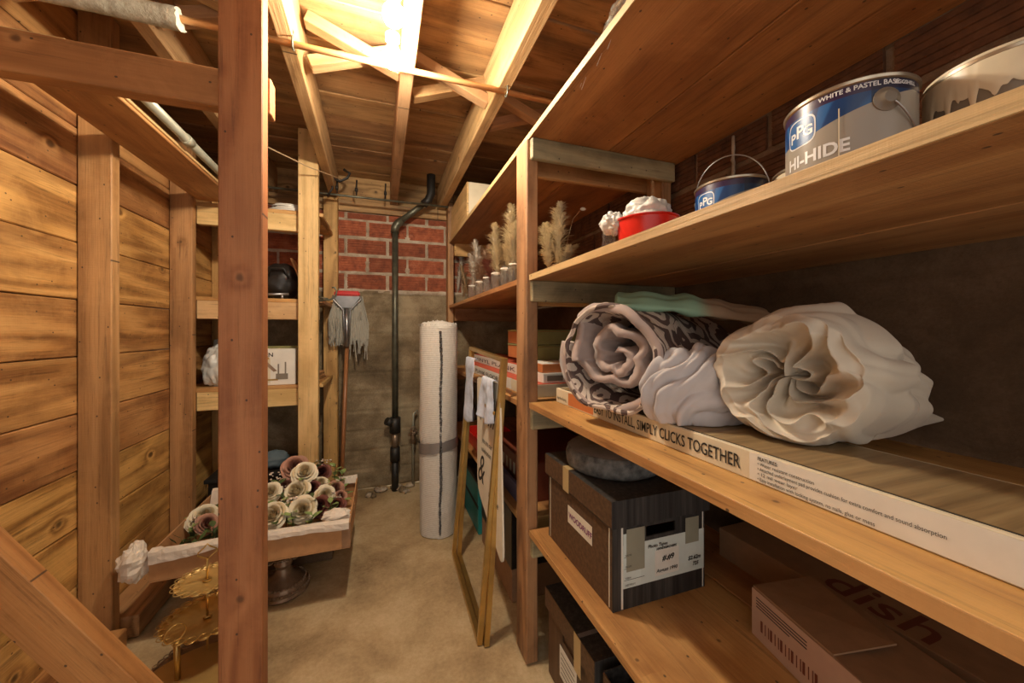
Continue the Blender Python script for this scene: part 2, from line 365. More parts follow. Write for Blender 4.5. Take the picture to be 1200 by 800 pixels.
M['whitebag'] = plain('white_plastic_bag', (0.66, 0.66, 0.62), 0.3, 0, 0.1, 30, 0.5)
M['pampas'] = plain('cream_pampas', (0.72, 0.61, 0.42), 0.9); M['pampas2'] = plain('blush_dried_grass', (0.48, 0.31, 0.20), 0.9)
M['dry'] = plain('dry_stems', (0.42, 0.29, 0.16), 0.9); M['dryred'] = plain('dusty_rose_dried', (0.34, 0.14, 0.10), 0.9)
M['leaf'] = plain('pale_green_leaf', (0.23, 0.31, 0.10), 0.55, 0, 0.25, 30); M['leafdark'] = plain('dark_green_leaf', (0.06, 0.10, 0.03), 0.55, 0, 0.3, 30)
M['rosewhite'] = plain('ivory_petal', (0.78, 0.70, 0.52), 0.6, 0, 0.05, 20)
M['rosemauve'] = plain('mauve_petal', (0.42, 0.21, 0.14), 0.65, 0, 0.15, 20)
M['roseburg'] = plain('burgundy_petal', (0.16, 0.045, 0.03), 0.65, 0, 0.2, 20)
M['rosewhite_heart'] = plain('warm_ivory_petal', (0.62, 0.50, 0.30), 0.6, 0, 0.08, 20)  # hearts: naturally warmer centres, darkened as well to paint shade between petals
M['rosemauve_heart'] = plain('deep_mauve_petal', (0.28, 0.12, 0.08), 0.65, 0, 0.15, 20)
M['roseburg_heart'] = plain('deep_burgundy_petal', (0.08, 0.02, 0.016), 0.65, 0, 0.2, 20)
M['bud'] = plain('tiny_white_bloom', (0.70, 0.58, 0.48), 0.7)
def canlabel():
    """printed label: blue sunburst above a swooping edge, warm grey below (angle 0 faces the shelf front)"""
    t = NT('blue_and_grey_can_label'); t.rough(0.33); tc = t.n('ShaderNodeTexCoord'); sp = t.n('ShaderNodeSeparateXYZ'); t.l(tc.outputs['Object'], sp.inputs[0])
    x, y, z = sp.outputs; an = t.math('ARCTAN2', y, x)
    zr = t.math('SUBTRACT', z, 0.052)
    ray = t.math('SINE', t.math('MULTIPLY', t.math('ARCTAN2', zr, t.math('ADD', an, 0.05)), 34))
    blue = t.ramp(t.math('MULTIPLY_ADD', ray, 0.5, 0.5), [(0.35, (0.008, 0.045, 0.16)), (0.65, (0.022, 0.12, 0.34))])
    dk = t.ramp(t.noise(tc.outputs['Object'], 30, 2), [(0.48, (1, 1, 1)), (0.52, (0.25, 0.25, 0.3))])
    swoop = t.math('ADD', t.math('MULTIPLY', t.math('MAXIMUM', t.math('ADD', an, -0.25), 0.0), 0.024), 0.130)
    f = t.math('GREATER_THAN', z, swoop)
    grey = t.mix(t.math('GREATER_THAN', t.math('ADD', z, t.math('MULTIPLY', an, 0.03)), 0.058), (0.27, 0.24, 0.20), (0.33, 0.30, 0.25))
    col = t.mix(f, grey, blue)
    col = t.mix(t.math('GREATER_THAN', z, 0.168), col, (0.035, 0.018, 0.06))
    col = t.mix(t.math('MULTIPLY', f, t.math('MULTIPLY', t.math('GREATER_THAN', an, 1.1), 0.75)), col, (0.01, 0.015, 0.035))
    t.l(col, t.b.inputs['Base Color']); return t.m
M['can'] = canlabel()
M['pblue'] = plain('badge_blue', (0.012, 0.10, 0.30), 0.35); M['pwhite'] = plain('badge_white', (0.75, 0.76, 0.76), 0.35)
M['metallid'] = plain('can_metal', (0.50, 0.44, 0.34), 0.3, 0.8, 0.15)
M['greycan'] = plain('grey_can_side', (0.20, 0.17, 0.13), 0.4)
# ================================================================ THE SETTING
XL, XR, YB, ZD, YN = -0.94, 1.04, 2.70, 2.12, -0.5
EYE = 1.07
# floor: one slab, slightly uneven
bm = bmesh.new()
def ff(u, v):
    x = -1.15+2.3*u; y = YN+(YB+0.1-YN)*v
    e = 0.004*nz(x, y, 0, 3)+0.0015*nz(x, y, 4, 14)
    if y > YB-0.22 and -0.3 < x < 0.4: e += 0.02*max(0, nz(x, y, 9, 12))*(y-YB+0.22)/0.22
    return (x, y, e-0.004)
grid(bm, 110, 150, ff); f = put('floor', bm, M['floor']); f['kind'] = 'structure'
# left wall: horizontal knotty planks, studs in front
wl = struct('wall_left', (XL, 1.1, 0))
for k in range(12):
    z0 = 0.053-0.187+0.187*k; z1 = min(z0+0.184, ZD)
    if z0 < 0: z0 = 0.0
    if z1-z0 < 0.02: continue
    dx = random.uniform(-0.002, 0.002)
    y1 = YB if z0 < 1.9 else 1.66
    bx('plank', XL-0.02+dx, XL+dx, YN, y1, z0, z1-0.0, M['plank'], wl, 0.003)
for y in (0.0, 0.50, 1.05, 1.61, 2.165, 2.62):
    bx('stud', XL+0.002, XL+0.089, y, y+0.042, 0.085 if y < 1.5 else 0.0, ZD if y < 2 else 1.98, M['stud'], wl, 0.003)
bx('sill_plate', XL+0.002, XL+0.135, 1.66, 2.16, 0.0, 0.075, M['post'], wl, 0.004)
bx('sill_plate', XL+0.002, XL+0.135, YN, 1.60, 0.0, 0.08, M['plank'], wl, 0.004)
# added dark shell blocking light leaks, seen only through the dark gap at the top
wo = bx('light_block_left', -1.22, -1.20, YN, YB+0.1, 0, 2.3, M['concrete_dark']); wo['kind'] = 'structure'
# back wall: board-formed concrete below, ribbed clay brick above
wb = struct('wall_back', (0, YB, 0))
ZC = 1.345
def formed(name, nu, nv, P, mat, parent, seed):
    """board-formed concrete; P(u, z, depth) -> point. Boards of 0.13 m step in and out a little."""
    bm = bmesh.new()
    def fn(u, v):
        z = ZC*v; k = int(z/0.132); fr = z/0.132-k
        step = 0.006*nz(k*3.1+seed, 0.5, 0.5, 1.7)
        groove = 0.006*max(0, 1-min(fr, 1-fr)/0.07)
        rough = 0.006*nz(u*9+seed, z*6, seed, 1.0)+0.0025*nz(u*40, z*40, seed, 1)
        pit = -0.014*max(0, nz(u*5+seed, z*9, 3+seed, 1)-0.30) - (0.03*max(0, nz(u*8, z*8, seed+7, 1))*max(0, 1-z/0.35))
        return P(u, z, step-groove+rough+pit)
    grid(bm, nu, nv, fn)
    return put(name, bm, mat, parent)
formed('concrete_face', 150, 150, lambda u, z, d: (XL-0.2+(XR-XL+0.3)*u, YB-d, z), M['concrete'], wb, 1.3)
bx('mortar_backing', XL-0.2, XR+0.1, YB+0.004, YB+0.09, ZC-0.01, 1.866, M['mortar'], wb, 0)
def brick_mesh(L, H, D=0.05):
    bm = bmesh.new(); n = 6; pts = []
    for i in range(n):
        a = -H/2+H*i/n; b = -H/2+H*(i+1)/n; g = H/n*0.16
        pts += [(a+g*0.5, -0.0 if True else 0), (b-g*1.2, 0.0), (b-g*0.9, 0.0035), (b-g*0.1, 0.0035)]
    prof = [(p[1], p[0]) for p in pts]          # (depth, z)
    prof = [(0.004, -H/2)]+prof+[(0.004, H/2), (D, H/2), (D, -H/2)]
    rings = [[bm.verts.new((x, d, z)) for d, z in prof] for x in (-L/2, L/2)]
    m = len(prof)
    for k in range(m): bm.faces.new((rings[0][k], rings[0][(k+1) % m], rings[1][(k+1) % m], rings[1][k]))
    bm.faces.new(rings[0][::-1]); bm.faces.new(rings[1]); bmesh.ops.recalc_face_normals(bm, faces=bm.faces)
    me = bpy.data.meshes.new('brick'); bm.to_mesh(me); bm.free(); me.materials.append(M['brick']); return me
BL, BH = 0.262, 0.118
BK = brick_mesh(BL-0.018, BH-0.018); BKH = brick_mesh(BL-0.018, 0.040)
rowz = [ZC+BH*(i+0.5) for i in range(4)]+[ZC+4*BH+0.026]
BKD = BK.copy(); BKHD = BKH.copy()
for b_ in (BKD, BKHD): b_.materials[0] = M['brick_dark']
def brickrow(parent, R, a0, a1, place, ms=(BK, BKH)):
    for i, z in enumerate(rowz):
        x = a0 + (BL/2 if i % 2 else 0) + 0.07
        while x < a1:
            tilt = random.uniform(-0.006, 0.006)
            put('brick', ms[1] if i == 4 else ms[0], None, parent, place(x+random.uniform(-.004, .004), z+random.uniform(-.0015, .0015), random.uniform(-.003, .002)) @ R @ Ry(tilt))
            x += BL
brickrow(wb, Matrix.Identity(4), -0.95, XR, lambda a, z, d: Tr(a, YB-0.006+d, z))
# lumpy mortar squeezed out of the joints (geometry, one strip per course and per joint)
bm = bmesh.new()
for i in range(5):
    z = ZC+BH*i
    def fn(u, v, z=z):
        x = -0.9+1.9*u; t = abs(v-0.5)*2; h = 0.011*(1-t*t)*(0.8+0.9*nz(x, z*7, 0, 11))
        return (x, YB+0.002-h, z+(v-0.5)*0.036*(1+0.5*nz(x, z*3, 5, 12)))
    grid(bm, 200, 4, fn)
for i in range(4):          # squeezed-out mortar in the upright joints
    x = -0.95+(BL/2 if i % 2 else 0)+0.07-BL/2
    while x < XR:
        if x > -0.5:
            z0 = ZC+BH*i; ww = random.uniform(0.018, 0.036)
            grid(bm, 4, 12, lambda u, v, x=x, z0=z0, ww=ww: (x+(u-0.5)*ww*(1+1.2*nz(x*9, v*3+z0, 0, 1)), YB+0.002-0.012*(1-(2*u-1)**2)*(0.8+0.9*nz(x*20, v*4, z0, 1)), z0+BH*v))
        x += BL
put('mortar_joint', bm, M['mortar'], wb)
bx('top_plate', XL-0.2, XR+0.1, YB-0.02, YB+0.10, 1.868, 1.938, M['deck'], wb)
bx('rim_board', XL-0.2, XR+0.1, YB+0.06, YB+0.10, 1.94, 2.2, M['deck'], wb)
# right wall
wr = struct('wall_right', (XR, 1.1, 0))
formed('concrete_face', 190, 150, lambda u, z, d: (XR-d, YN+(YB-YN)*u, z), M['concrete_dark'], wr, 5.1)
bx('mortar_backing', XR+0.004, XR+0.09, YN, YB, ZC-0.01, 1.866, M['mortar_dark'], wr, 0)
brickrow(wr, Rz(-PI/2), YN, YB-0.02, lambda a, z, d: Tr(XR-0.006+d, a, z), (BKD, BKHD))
bm = bmesh.new()
for i in range(5):
    z = ZC+BH*i
    def fn(u, v, z=z):
        y = YN+(YB-YN)*u; t = abs(v-0.5)*2; h = 0.008*(1-t*t)*(0.8+0.7*nz(y, z*7, 2, 9))
        return (XR+0.002-h, y, z+(v-0.5)*0.028*(1+0.5*nz(y, z*3, 7, 12)))
    grid(bm, 200, 4, fn)
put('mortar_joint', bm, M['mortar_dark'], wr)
bx('top_plate', XR-0.02, XR+0.1, YN, YB, 1.868, 1.938, M['deck'], wr)
bx('rim_board', XR+0.04, XR+0.1, YN, YB, 1.94, 2.2, M['deck'], wr)
# ceiling: joists, deck boards, cross bridging
ce = struct('ceiling', (0, 1.1, ZD))
y = YN
while y < YB+0.05:
    wd = random.choice((0.14, 0.16, 0.185)); dz = random.uniform(0, 0.006)
    bx('deck_board', -1.22, XR+0.1, y, y+wd-0.004, ZD+dz, ZD+0.022+dz, M['deck'], ce, 0.003); y += wd
ZJ = 1.94
JX = [-0.98, -0.64, -0.255, 0.085, 0.42, 0.76]
for i, x in enumerate(JX):
    sk = (-0.02, -0.02, -0.045, -0.01, -0.015, 0.0)[i]
    beam('joist', (x-sk*0.4, YN, (ZJ+ZD)/2), (x+sk, YB+0.06, (ZJ+ZD)/2), ZD-ZJ-0.002, 0.045, M['joist'], ce, side=(1, 0, 0), bev=0.003)
def bridge(xa, xb, y):
    xa += 0.024; xb -= 0.024
    beam('bridging', (xa, y, ZD-0.035), (xb, y, ZJ+0.035), 0.038, 0.044, M['joist'], ce)
    beam('bridging', (xa, y+0.055, ZJ+0.035), (xb, y+0.055, ZD-0.035), 0.038, 0.044, M['joist'], ce)
for a, b, yy in ((JX[1], JX[2], 1.30), (JX[2], JX[3], 1.36), (JX[3], JX[4], 1.42), (JX[4], JX[5], 1.52), (JX[0], JX[1], 1.32)): bridge(a, b, yy)
# ================================================================ FRAMING NEAR THE CAMERA
PX0, PX1, PY0, PY1 = -0.357, -0.268, 1.03, 1.074
t = bx('support_post', PX0, PX1, PY0, PY1, 0, ZD-0.001, M['fir'], None, 0.0025); tag(t, 'reddish square-edged timber post standing nearest the camera, full height', 'post')
t = bx('crossbeam', XL+0.091, -0.262, PY1+0.001, PY1+0.041, 1.612, 1.702, M['fir'], None, 0.0025); tag(t, 'horizontal timber beam nailed across the near post at upper left', 'beam')
t = beam('diagonal_brace', (-0.90, PY0+0.022, 0.832), (-0.415, PY0+0.022, 0.095), 0.085, 0.042, M['fir'], None); tag(t, 'diagonal timber brace crossing the lower left corner', 'brace')
# board overhead with a double pale edge, on the crossbeam and the shelf rail
t = thing('overhead_board', 'long smooth board laid overhead along the left plank wall', 'board', (-0.76, 1.6, 1.704))
bx('panel', -0.845, -0.675, 1.119, 2.20, 1.7045, 1.716, M['ply'], t); bx('panel', -0.845, -0.672, 1.119, 2.20, 1.7175, 1.729, M['plyedge'], t)
t = thing('grey_conduit_pipe', 'grey pipe lying along the edge of the overhead board at left', 'pipe', (-0.665, 1.6, 1.73))
bm = bmesh.new(); tube(bm, [(-0.648, 1.28, 1.745), (-0.655, 2.6, 1.745)], 0.0145, 14); put('pipe_run', bm, M['greypipe'], t)
bm = bmesh.new()
tube(bm, [(-0.65, 1.6, 1.745), (-0.65, 1.64, 1.745)], 0.018, 14)
put('coupling', bm, M['greypipe'], t)
# copper pipe under the joists with its insulated end
t = thing('copper_pipe', 'thin copper pipe strapped under the joists across the ceiling', 'pipe', (0, 1.26, 1.92))
bm = bmesh.new(); tube(bm, [(XL+0.01, 1.26, 1.925), (XR-0.01, 1.26, 1.925)], 0.0095, 14); put('pipe_run', bm, M['copper'], t)
bm = bmesh.new()
n = 40; pts = [(XL+0.012+(0.405)*i/n, 1.26, 1.925-0.002) for i in range(n+1)]
tube(bm, pts, [0.027+0.0012*nz(i*0.6, 0, 0, 1)+(0.002*random.random() if i > n-3 else 0) for i in range(n+1)], 20)
for v in bm.verts:
    v.co += Vector((0.012*nz(v.co.y*60, v.co.z*60, 1, 1) if v.co.x > -0.54 else 0, 0.001*nz(v.co.x*30, v.co.z*50, 0, 1), 0))
put('insulation_sleeve', bm, M['wrap'], t, smooth=True)
for x in (JX[2]+0.005, JX[4]+0.0):
    bm = bmesh.new()
    tube(bm, [(x, 1.248, 1.96), (x, 1.247, 1.925), (x, 1.25, 1.914), (x, 1.26, 1.909), (x, 1.27, 1.914), (x, 1.273, 1.925), (x, 1.272, 1.938)], 0.0028, 6)
    tube(bm, [(x, 1.248, 1.95), (x, 1.243, 1.95)], 0.006, 8)
    put('hanger_hook', bm, M['iron'], t)
# bare bulbs in a twin holder on the side of the joist
for i, (p, e, r) in enumerate(LAMPS):
    t = thing('bare_bulb', ('lit bare bulb hanging lower under the ceiling joists', 'lit bare bulb just above and behind the lower one')[i], 'light bulb', (p[0], p[1], p[2]))
    bm = bmesh.new(); prof = [(0.0005, -0.031), (0.012, -0.029), (0.023, -0.019), (0.0295, -0.002), (0.027, 0.013), (0.019, 0.026), (0.0135, 0.036), (0.013, 0.042)]
    lathe(bm, prof, 24); g = NT('lit_glass'); g.b.inputs['Emission Color'].default_value = (1, 0.87, 0.68, 1); g.b.inputs['Emission Strength'].default_value = e/0.0355
    put('glass_globe', bm, g.m, t, local=True, smooth=True)
    bm = bmesh.new(); lathe(bm, [(0.014, 0.042), (0.014, 0.048), (0.02, 0.05), (0.022, 0.066), (0.0, 0.068)], 20); put('socket', bm, M['ceramic'], t, local=True, smooth=True)
def at(px, py, Y):
    """world point on the plane y = Y seen along that direction from the viewpoint"""
    r = (px-600)/435; d = Y/(.9438-.3305*r)
    return Vector((d*(.9438*r+.3305), Y, EYE-(py-388)*d/435))
# ================================================================ RIGHT SHELVES
XF = 0.446
sh = thing('storage_shelves', 'tall timber and plywood shelves filling the whole right-hand side', 'shelves', (0.72, 1.1, 0))
for (y0, y1, zt) in ((1.106, 1.2, 1.685), (2.60, 2.69, ZD-0.01), (-0.40, -0.31, 1.685)):
    bx('upright', 0.436, 0.477, y0, y1, 0, zt, M['post'], sh, 0.004)
for y in (1.106, 2.62): bx('upright', 0.975, 1.016, y, y+0.09, 0, 1.685, M['post'], sh, 0.004)
def shelf(z, y0, y1, m, edge, x0=XF, x1=1.005, split=None, t=0.018):
    if split: 
        bx('shelf_board', x0, split-0.002, y0, y1, z-t, z, m, sh); bx('shelf_board', split+0.002, x1, y0, y1, z-t, z, m, sh)
    else: bx('shelf_board', x0, x1, y0, y1, z-t, z, m, sh)
    bx('edge_strip', x0-0.003, x0-0.0003, y0, y1, z-t, z, edge, sh, 0)
shelf(1.704, -0.45, 1.16, M['plyred'], M['plyedge'], split=0.735, x1=1.03)
shelf(1.704, 1.163, 2.69, M['plyred'], M['plyedge'], split=0.72, x1=1.03)
shelf(1.250, -0.45, 1.10, M['ply'], M['plyedge'], split=0.76, x1=1.031); shelf(1.250, 1.205, 2.595, M['ply'], M['ply'])
shelf(0.843, -0.45, 1.10, M['ply'], M['ply']); shelf(0.830, 1.205, 2.595, M['ply'], M['ply'])
shelf(0.436, -0.45, 1.10, M['ply'], M['ply'], split=0.80); shelf(0.436, 1.205, 2.595, M['ply'], M['ply'])
for z in (1.686, 1.232, 0.825, 0.418):
    bx('bearer', XF+0.002, 1.015, 1.086, 1.1055, z-0.068, z-0.0005, M['bearer'], sh, 0.003)
    bx('bearer', XF+0.002, 1.015, 1.2005, 1.222, z-0.072 if z > 1 else z-0.09, z-0.0195 if z in (0.825,) else z-0.0005, M['stud'], sh, 0.003)
    bx('bearer', XF+0.032, 1.015, 2.575, 2.597, z-0.09, z-0.0195 if z in (0.825,) else z-0.0005, M['stud'], sh, 0.003)
# ---- on the top shelf
t = thing('wooden_crate', 'plain closed wooden crate on the far end of the top shelf', 'box', (0.56, 2.3, 1.704))
bx('side_panel', 0.452, 0.462, 2.06, 2.56, 1.705, 1.915, M['pale'], t); bx('end_panel', 0.463, 0.80, 2.06, 2.07, 1.705, 1.915, M['cream'], t)
bx('end_panel', 0.463, 0.80, 2.55, 2.56, 1.705, 1.915, M['pale'], t); bx('side_panel', 0.801, 0.811, 2.06, 2.56, 1.705, 1.915, M['pale'], t)
bx('base_panel', 0.463, 0.80, 2.071, 2.549, 1.705, 1.715, M['pale'], t); bx('top_panel', 0.463, 0.80, 2.071, 2.549, 1.905, 1.915, M['pale'], t)
def blob(bm, c, R, fn, nu=64, nv=40, mi=0):
    c = Vector(c)
    def f(u, v):
        a = 2*PI*u; b = PI*(v-0.5)*0.998
        d = Vector((math.cos(b)*math.cos(a), math.cos(b)*math.sin(a), math.sin(b)))
        k = fn(d); return c+Vector((d.x*R[0]*k, d.y*R[1]*k, d.z*R[2]*k))
    grid(bm, nu, nv, f, mi, closed_u=True)
def crumple(seed, a=0.22, s=2.6):
    return lambda d: 1 + a*(abs(nz(d.x+seed, d.y, d.z, s))*1.6-0.4) + a*0.45*(abs(nz(d.x, d.y+seed, d.z, s*2.6))*1.6-0.3) + 0.02*nz(d.x, d.y, d.z+seed, 14)
t = thing('plastic_wrapped_bundle', 'bundle wrapped in clear crinkled plastic on the edge of the top shelf', 'bag', (0.53, 0.69, 1.705))
bm = bmesh.new(); blob(bm, (0, 0, 0.05), (0.05, 0.10, 0.055), crumple(3, 0.3)); put('plastic_wrap', bm, M['clearbag'], t, local=True, smooth=True)
bm = bmesh.new(); blob(bm, (0.0, 0.0, 0.042), (0.035, 0.08, 0.038), crumple(9, 0.3)); put('folded_cloth', bm, M['plate'], t, local=True, smooth=True)
bm = bmesh.new()
for k in range(14):
    a = random.uniform(-0.07, 0.12); x = random.uniform(-0.05, -0.09)
    tube(bm, [(-0.04, a, random.uniform(0.02, 0.09)), (x, a+0.02, 0.0), (x-0.004, a+0.03+random.uniform(0, .03), -random.uniform(0.0, 0.04))], 0.0004, 4)
o = put('torn_plastic_strands', bm, M['pwhite'], t, local=True); o['kind'] = 'stuff'
# ---- paint cans
def wrap(me, R, a0, z0, eps=0.0006):
    for v in me.vertices:
        a = a0+v.co.x/R; v.co = Vector(((R+eps)*math.cos(a), (R+eps)*math.sin(a), z0+v.co.y))
    return me
def roundrect(w, h, e=4.0, n=40, k=5):
    bm = bmesh.new(); prev = None; c = bm.verts.new((0, 0, 0))
    for j in range(1, k+1):
        ring = []
        for i in range(n):
            a = 2*PI*i/n; ca, sa = math.cos(a), math.sin(a); s = (abs(ca)**e+abs(sa)**e)**(-1/e)*j/k
            ring.append(bm.verts.new((ca*s*w/2, sa*s*h/2, 0)))
        for i in range(n):
            if prev is None: bm.faces.new((c, ring[i], ring[(i+1) % n]))
            else: bm.faces.new((prev[i], ring[i], ring[(i+1) % n], prev[(i+1) % n]))
        prev = ring
    me = bpy.data.meshes.new('badge'); bm.to_mesh(me); bm.free(); return me
def canbody(R, H, m, t, lidm='metallid'):
    bm = bmesh.new(); lathe(bm, [(R*0.97, 0), (R*0.985, 0.002), (R, 0.006), (R, H-0.008)], 64); put('can_body', bm, m, t, local=True, smooth=True)
    bm = bmesh.new(); lathe(bm, [(R, H-0.008), (R+0.0025, H-0.006), (R+0.003, H-0.002), (R+0.001, H), (R-0.004, H), (R-0.005, H-0.006), (R-0.014, H-0.006), (R-0.015, H-0.003), (0.0005, H-0.004)], 64)
    put('rim_and_lid', bm, M[lidm], t, local=True, smooth=True)
def ear(t, R, a, z, m='metallid'):
    bm = bmesh.new(); lathe(bm, [(0.017, 0), (0.017, 0.002), (0.012, 0.004), (0.008, 0.009), (0.0005, 0.0095)], 20)
    put('handle_ear', bm, M[m], t, Rz(a) @ Tr(R-0.001, 0, z) @ Ry(PI/2), local=True, smooth=True)
def bail(t, R, a, z, tilt, m='steel', hgt=1.0):
    bm = bmesh.new(); pts = []
    for i in range(25):
        b = PI*i/24; u = math.cos(b)*(R+0.006); h = math.sin(b)*(R+0.02)*hgt
        pts.append((h*math.cos(tilt), u, z+h*math.sin(tilt)))
    tube(bm, pts, 0.0014, 6); put('wire_handle', bm, M[m], t, Rz(a), local=True)
def ppg(t, R, a, z, s=1.0):
    bd = put('badge', wrap(roundrect(0.050*s, 0.046*s), R, a, z, 0.0005), M['pwhite'], t, local=True)
    put('badge_panel', wrap(roundrect(0.046*s, 0.042*s), R, a, z, 0.0008), M['pblue'], bd, local=True)
    for ch, dx, dz, sz in (('P', -0.0135, -0.011, 0.022), ('P', 0.0, -0.007, 0.028), ('G', 0.0135, -0.009, 0.022)):
        me = textmesh(ch, sz*s, 0.0006, 'CENTER')
        for v in me.vertices: v.co.x += dx*s
        put('lettering', wrap(me, R, a, z+dz*s, 0.0011), M['pwhite'], bd, local=True)
CR, CH = 0.081, 0.19
t = thing('paint_can', 'large blue and grey paint can marked HI-HIDE, nearly at the shelf front', 'paint can', (0.722, 0.395, 1.2505), math.radians(165))
canbody(CR, CH, M['can'], t); ppg(t, CR, 0.0, 0.142); ear(t, CR, 1.32, 0.152, 'greycan'); ear(t, CR, 1.32+PI, 0.152, 'greycan'); bail(t, CR, 1.32-PI/2+PI, 0.152, -0.75)
put('lettering', wrap(textmesh('HI-HIDE', 0.0265, 0.0008, 'LEFT', 0, 0.98), CR, -0.32, 0.088), M['pwhite'], t, local=True)
put('lettering', wrap(textmesh('WHITE & PASTEL BASE', 0.0095, 0.0002), CR, 0.35, 0.1735), M['pwhite'], t, local=True)
put('lettering', wrap(textmesh('EGGSHELL', 0.0075, 0.0002), CR, 1.45, 0.1735), M['pwhite'], t, local=True)
bm = bmesh.new(); grid(bm, 2, 12, lambda u, v: ((CR+0.0012)*math.cos(0.66+(u-0.5)*0.02), (CR+0.0012)*math.sin(0.66+(u-0.5)*0.02), 0.075+0.078*v)); put('paint_drip', bm, M['paintcream'], t, local=True)
t = thing('paint_can', 'smaller-looking blue labelled paint can with a raised wire handle, beside the red bowl', 'paint can', (0.845, 0.715, 1.2505), math.radians(178))
canbody(CR, CH, M['can'], t); ppg(t, CR, 0.0, 0.142); bail(t, CR, 0.35, 0.168, 1.25, hgt=0.95); ear(t, CR, 0.35-PI/2, 0.165)
t = thing('paint_can', 'plain cream-sided can tucked between the two blue labelled cans', 'paint can', (0.948, 0.578, 1.2505), 2.6)
canbody(CR, CH, M['paintcream'], t); bail(t, CR, -0.2, 0.165, 1.1, hgt=0.8)
t = thing('paint_can', 'paint can with thick cream drips down its side, at the frame edge', 'paint can', (0.835, 0.262, 1.2505), math.radians(180))
canbody(CR, CH-0.004, M['greycan'], t)
bm = bmesh.new()
def drip(u, v):
    a = -1.5+3.0*u; L = 0.045+0.05*abs(nz(a*3.2, 1, 1, 1))+0.075*max(0, nz(a*9, 4, 2, 1))
    if a < -0.6: L += 0.07*(-0.6-a)
    z = (CH-0.001)-L*v; e = 0.0012+0.0012*math.sin(PI*min(1, v*1.02))
    return ((CR+e)*math.cos(a), (CR+e)*math.sin(a), z)
grid(bm, 150, 10, drip); put('paint_drip', bm, M['paintcream'], t, local=True, smooth=True); ear(t, CR, 0.7, 0.14, 'greycan')
# ---- red bowl with a plastic bag stuffed in it
t = thing('red_bowl', 'glossy red plastic bowl on the paint shelf', 'bowl', (0.665, 0.815, 1.2505), 0.3)
bm = bmesh.new(); lathe(bm, [(0.05, 0), (0.056, 0.004), (0.07, 0.05), (0.077, 0.108), (0.082, 0.110), (0.082, 0.113), (0.074, 0.113), (0.066, 0.05), (0.05, 0.008), (0.0005, 0.008)], 48, fn=lambda a, r, z: 1+0.012*math.sin(3*a)*z*9)
put('bowl_shell', bm, M['red'], t, local=True, smooth=True)
t = thing('plastic_bag', 'crumpled white plastic bag stuffed in the red bowl', 'bag', (0.665, 0.815, 1.36), 0.3)
bm = bmesh.new(); blob(bm, (0.0, 0.0, 0.012), (0.060, 0.062, 0.052), crumple(21, 0.22, 1.5), 90, 60); blob(bm, (-0.055, 0.066, 0.003), (0.030, 0.036, 0.030), crumple(5, 0.28, 1.6), 60, 40); put('crumpled_film', bm, M['whitebag'], t, local=True, smooth=True)
bm = bmesh.new(); blob(bm, (-0.062, 0.075, -0.052), (0.012, 0.02, 0.045), crumple(8, 0.35, 2.6)); put('bag_tail', bm, M['clearbag'], t, local=True, smooth=True)
bm = bmesh.new(); lathe(bm, [(0.055, 0), (0.06, 0.003), (0.083, 0.014), (0.085, 0.017), (0.06, 0.007), (0.0005, 0.006)], 48)
tag(put('glass_plate', bm, M['glass'], None, Tr(0.56, 1.005, 1.2505) @ Ry(-0.0), smooth=True), 'shallow clear glass plate on the shelf edge right of the upright', 'plate')
# cord hanging on the wall behind the cans
for (y, z1, z0) in ((0.86, 1.675, 1.53), (1.42, 1.60, 1.45)):
    bm = bmesh.new(); tube(bm, [(XR-0.012+0.003*nz(i, y, 0, 1.3), y+0.004*nz(i, 0, y, 0.9), z1-(z1-z0)*i/12) for i in range(13)], [0.004+0.002*random.random() for i in range(13)], 7)
    put('mortar_joint', bm, M['mortar'], wr)
# ================================================================ MIDDLE SHELF, NEAR BAY
# flooring carton
fx, fy0, fy1, fz0, fz1 = 0.53, -0.13, 1.082, 0.8435, 0.888
t = thing('flooring_carton', 'long flat carton printed SIMPLY CLICKS TOGETHER under the bedding', 'box', (0.62, 0.48, fz0))
bx('carton_body', fx, fx+0.185, fy0, fy1, fz0, fz1, M['cream'], t, 0.0015)
bx('top_print', fx+0.010, fx+0.178, fy0+0.01, fy1-0.012, fz1, fz1+0.0006, M['vinyl'], t, 0)
bx('edge_line', fx+0.0065, fx+0.0085, fy0+0.01, fy1-0.012, fz1, fz1+0.0007, M['ink'], t, 0)
bx('side_print', fx-0.0005, fx-0.0001, 0.86, 1.0, fz0+0.004, fz1-0.004, M['card_orange'], t, 0)
bx('side_print', fx-0.0006, fx-0.0002, fy0+0.01, 0.415, fz0+0.002, fz1-0.002, M['white'], t, 0)
wt = lambda s, sz, y, z, m='ink', bold=0.0, sq=1, par=t, x=fx: write(s, sz, M[m], par, (x-0.0012, y, z), (0, -1, 0), (0, 0, 1), bold, squeeze=sq)
def fit(s, sz, y0, y1, z, m, par, x, bold=0.0):
    o = wt(s, sz, y0, z, m, bold, 1, par, x); wd = max(v.co.x for v in o.data.vertices)
    k = (y0-y1)/wd
    for v in o.data.vertices: v.co.x *= k
    return o
fit('EASY TO INSTALL, SIMPLY CLICKS TOGETHER', 0.030, 0.856, 0.430, fz0+0.012, 'ink', t, fx, 0.0003)
fit('Rigid Plank Flooring', 0.013, 1.072, 1.012, fz0+0.012, 'ink', t, fx)
for i, (s, ye) in enumerate((('FEATURES:', 0.372), ('\u2022 Water resistant construction', 0.325), ('\u2022 Attached underlayment pad provides cushion for extra comfort and sound absorption', 0.205), ('\u2022 12 mil wear layer', 0.345), ('\u2022 Easy installation with locking system, no nails, glue or mess', 0.262))):
    fit(s, 0.0072, 0.402, ye, fz0+0.0345-0.0075*i, 'ink', t, fx, 0.0001 if i == 0 else 0)
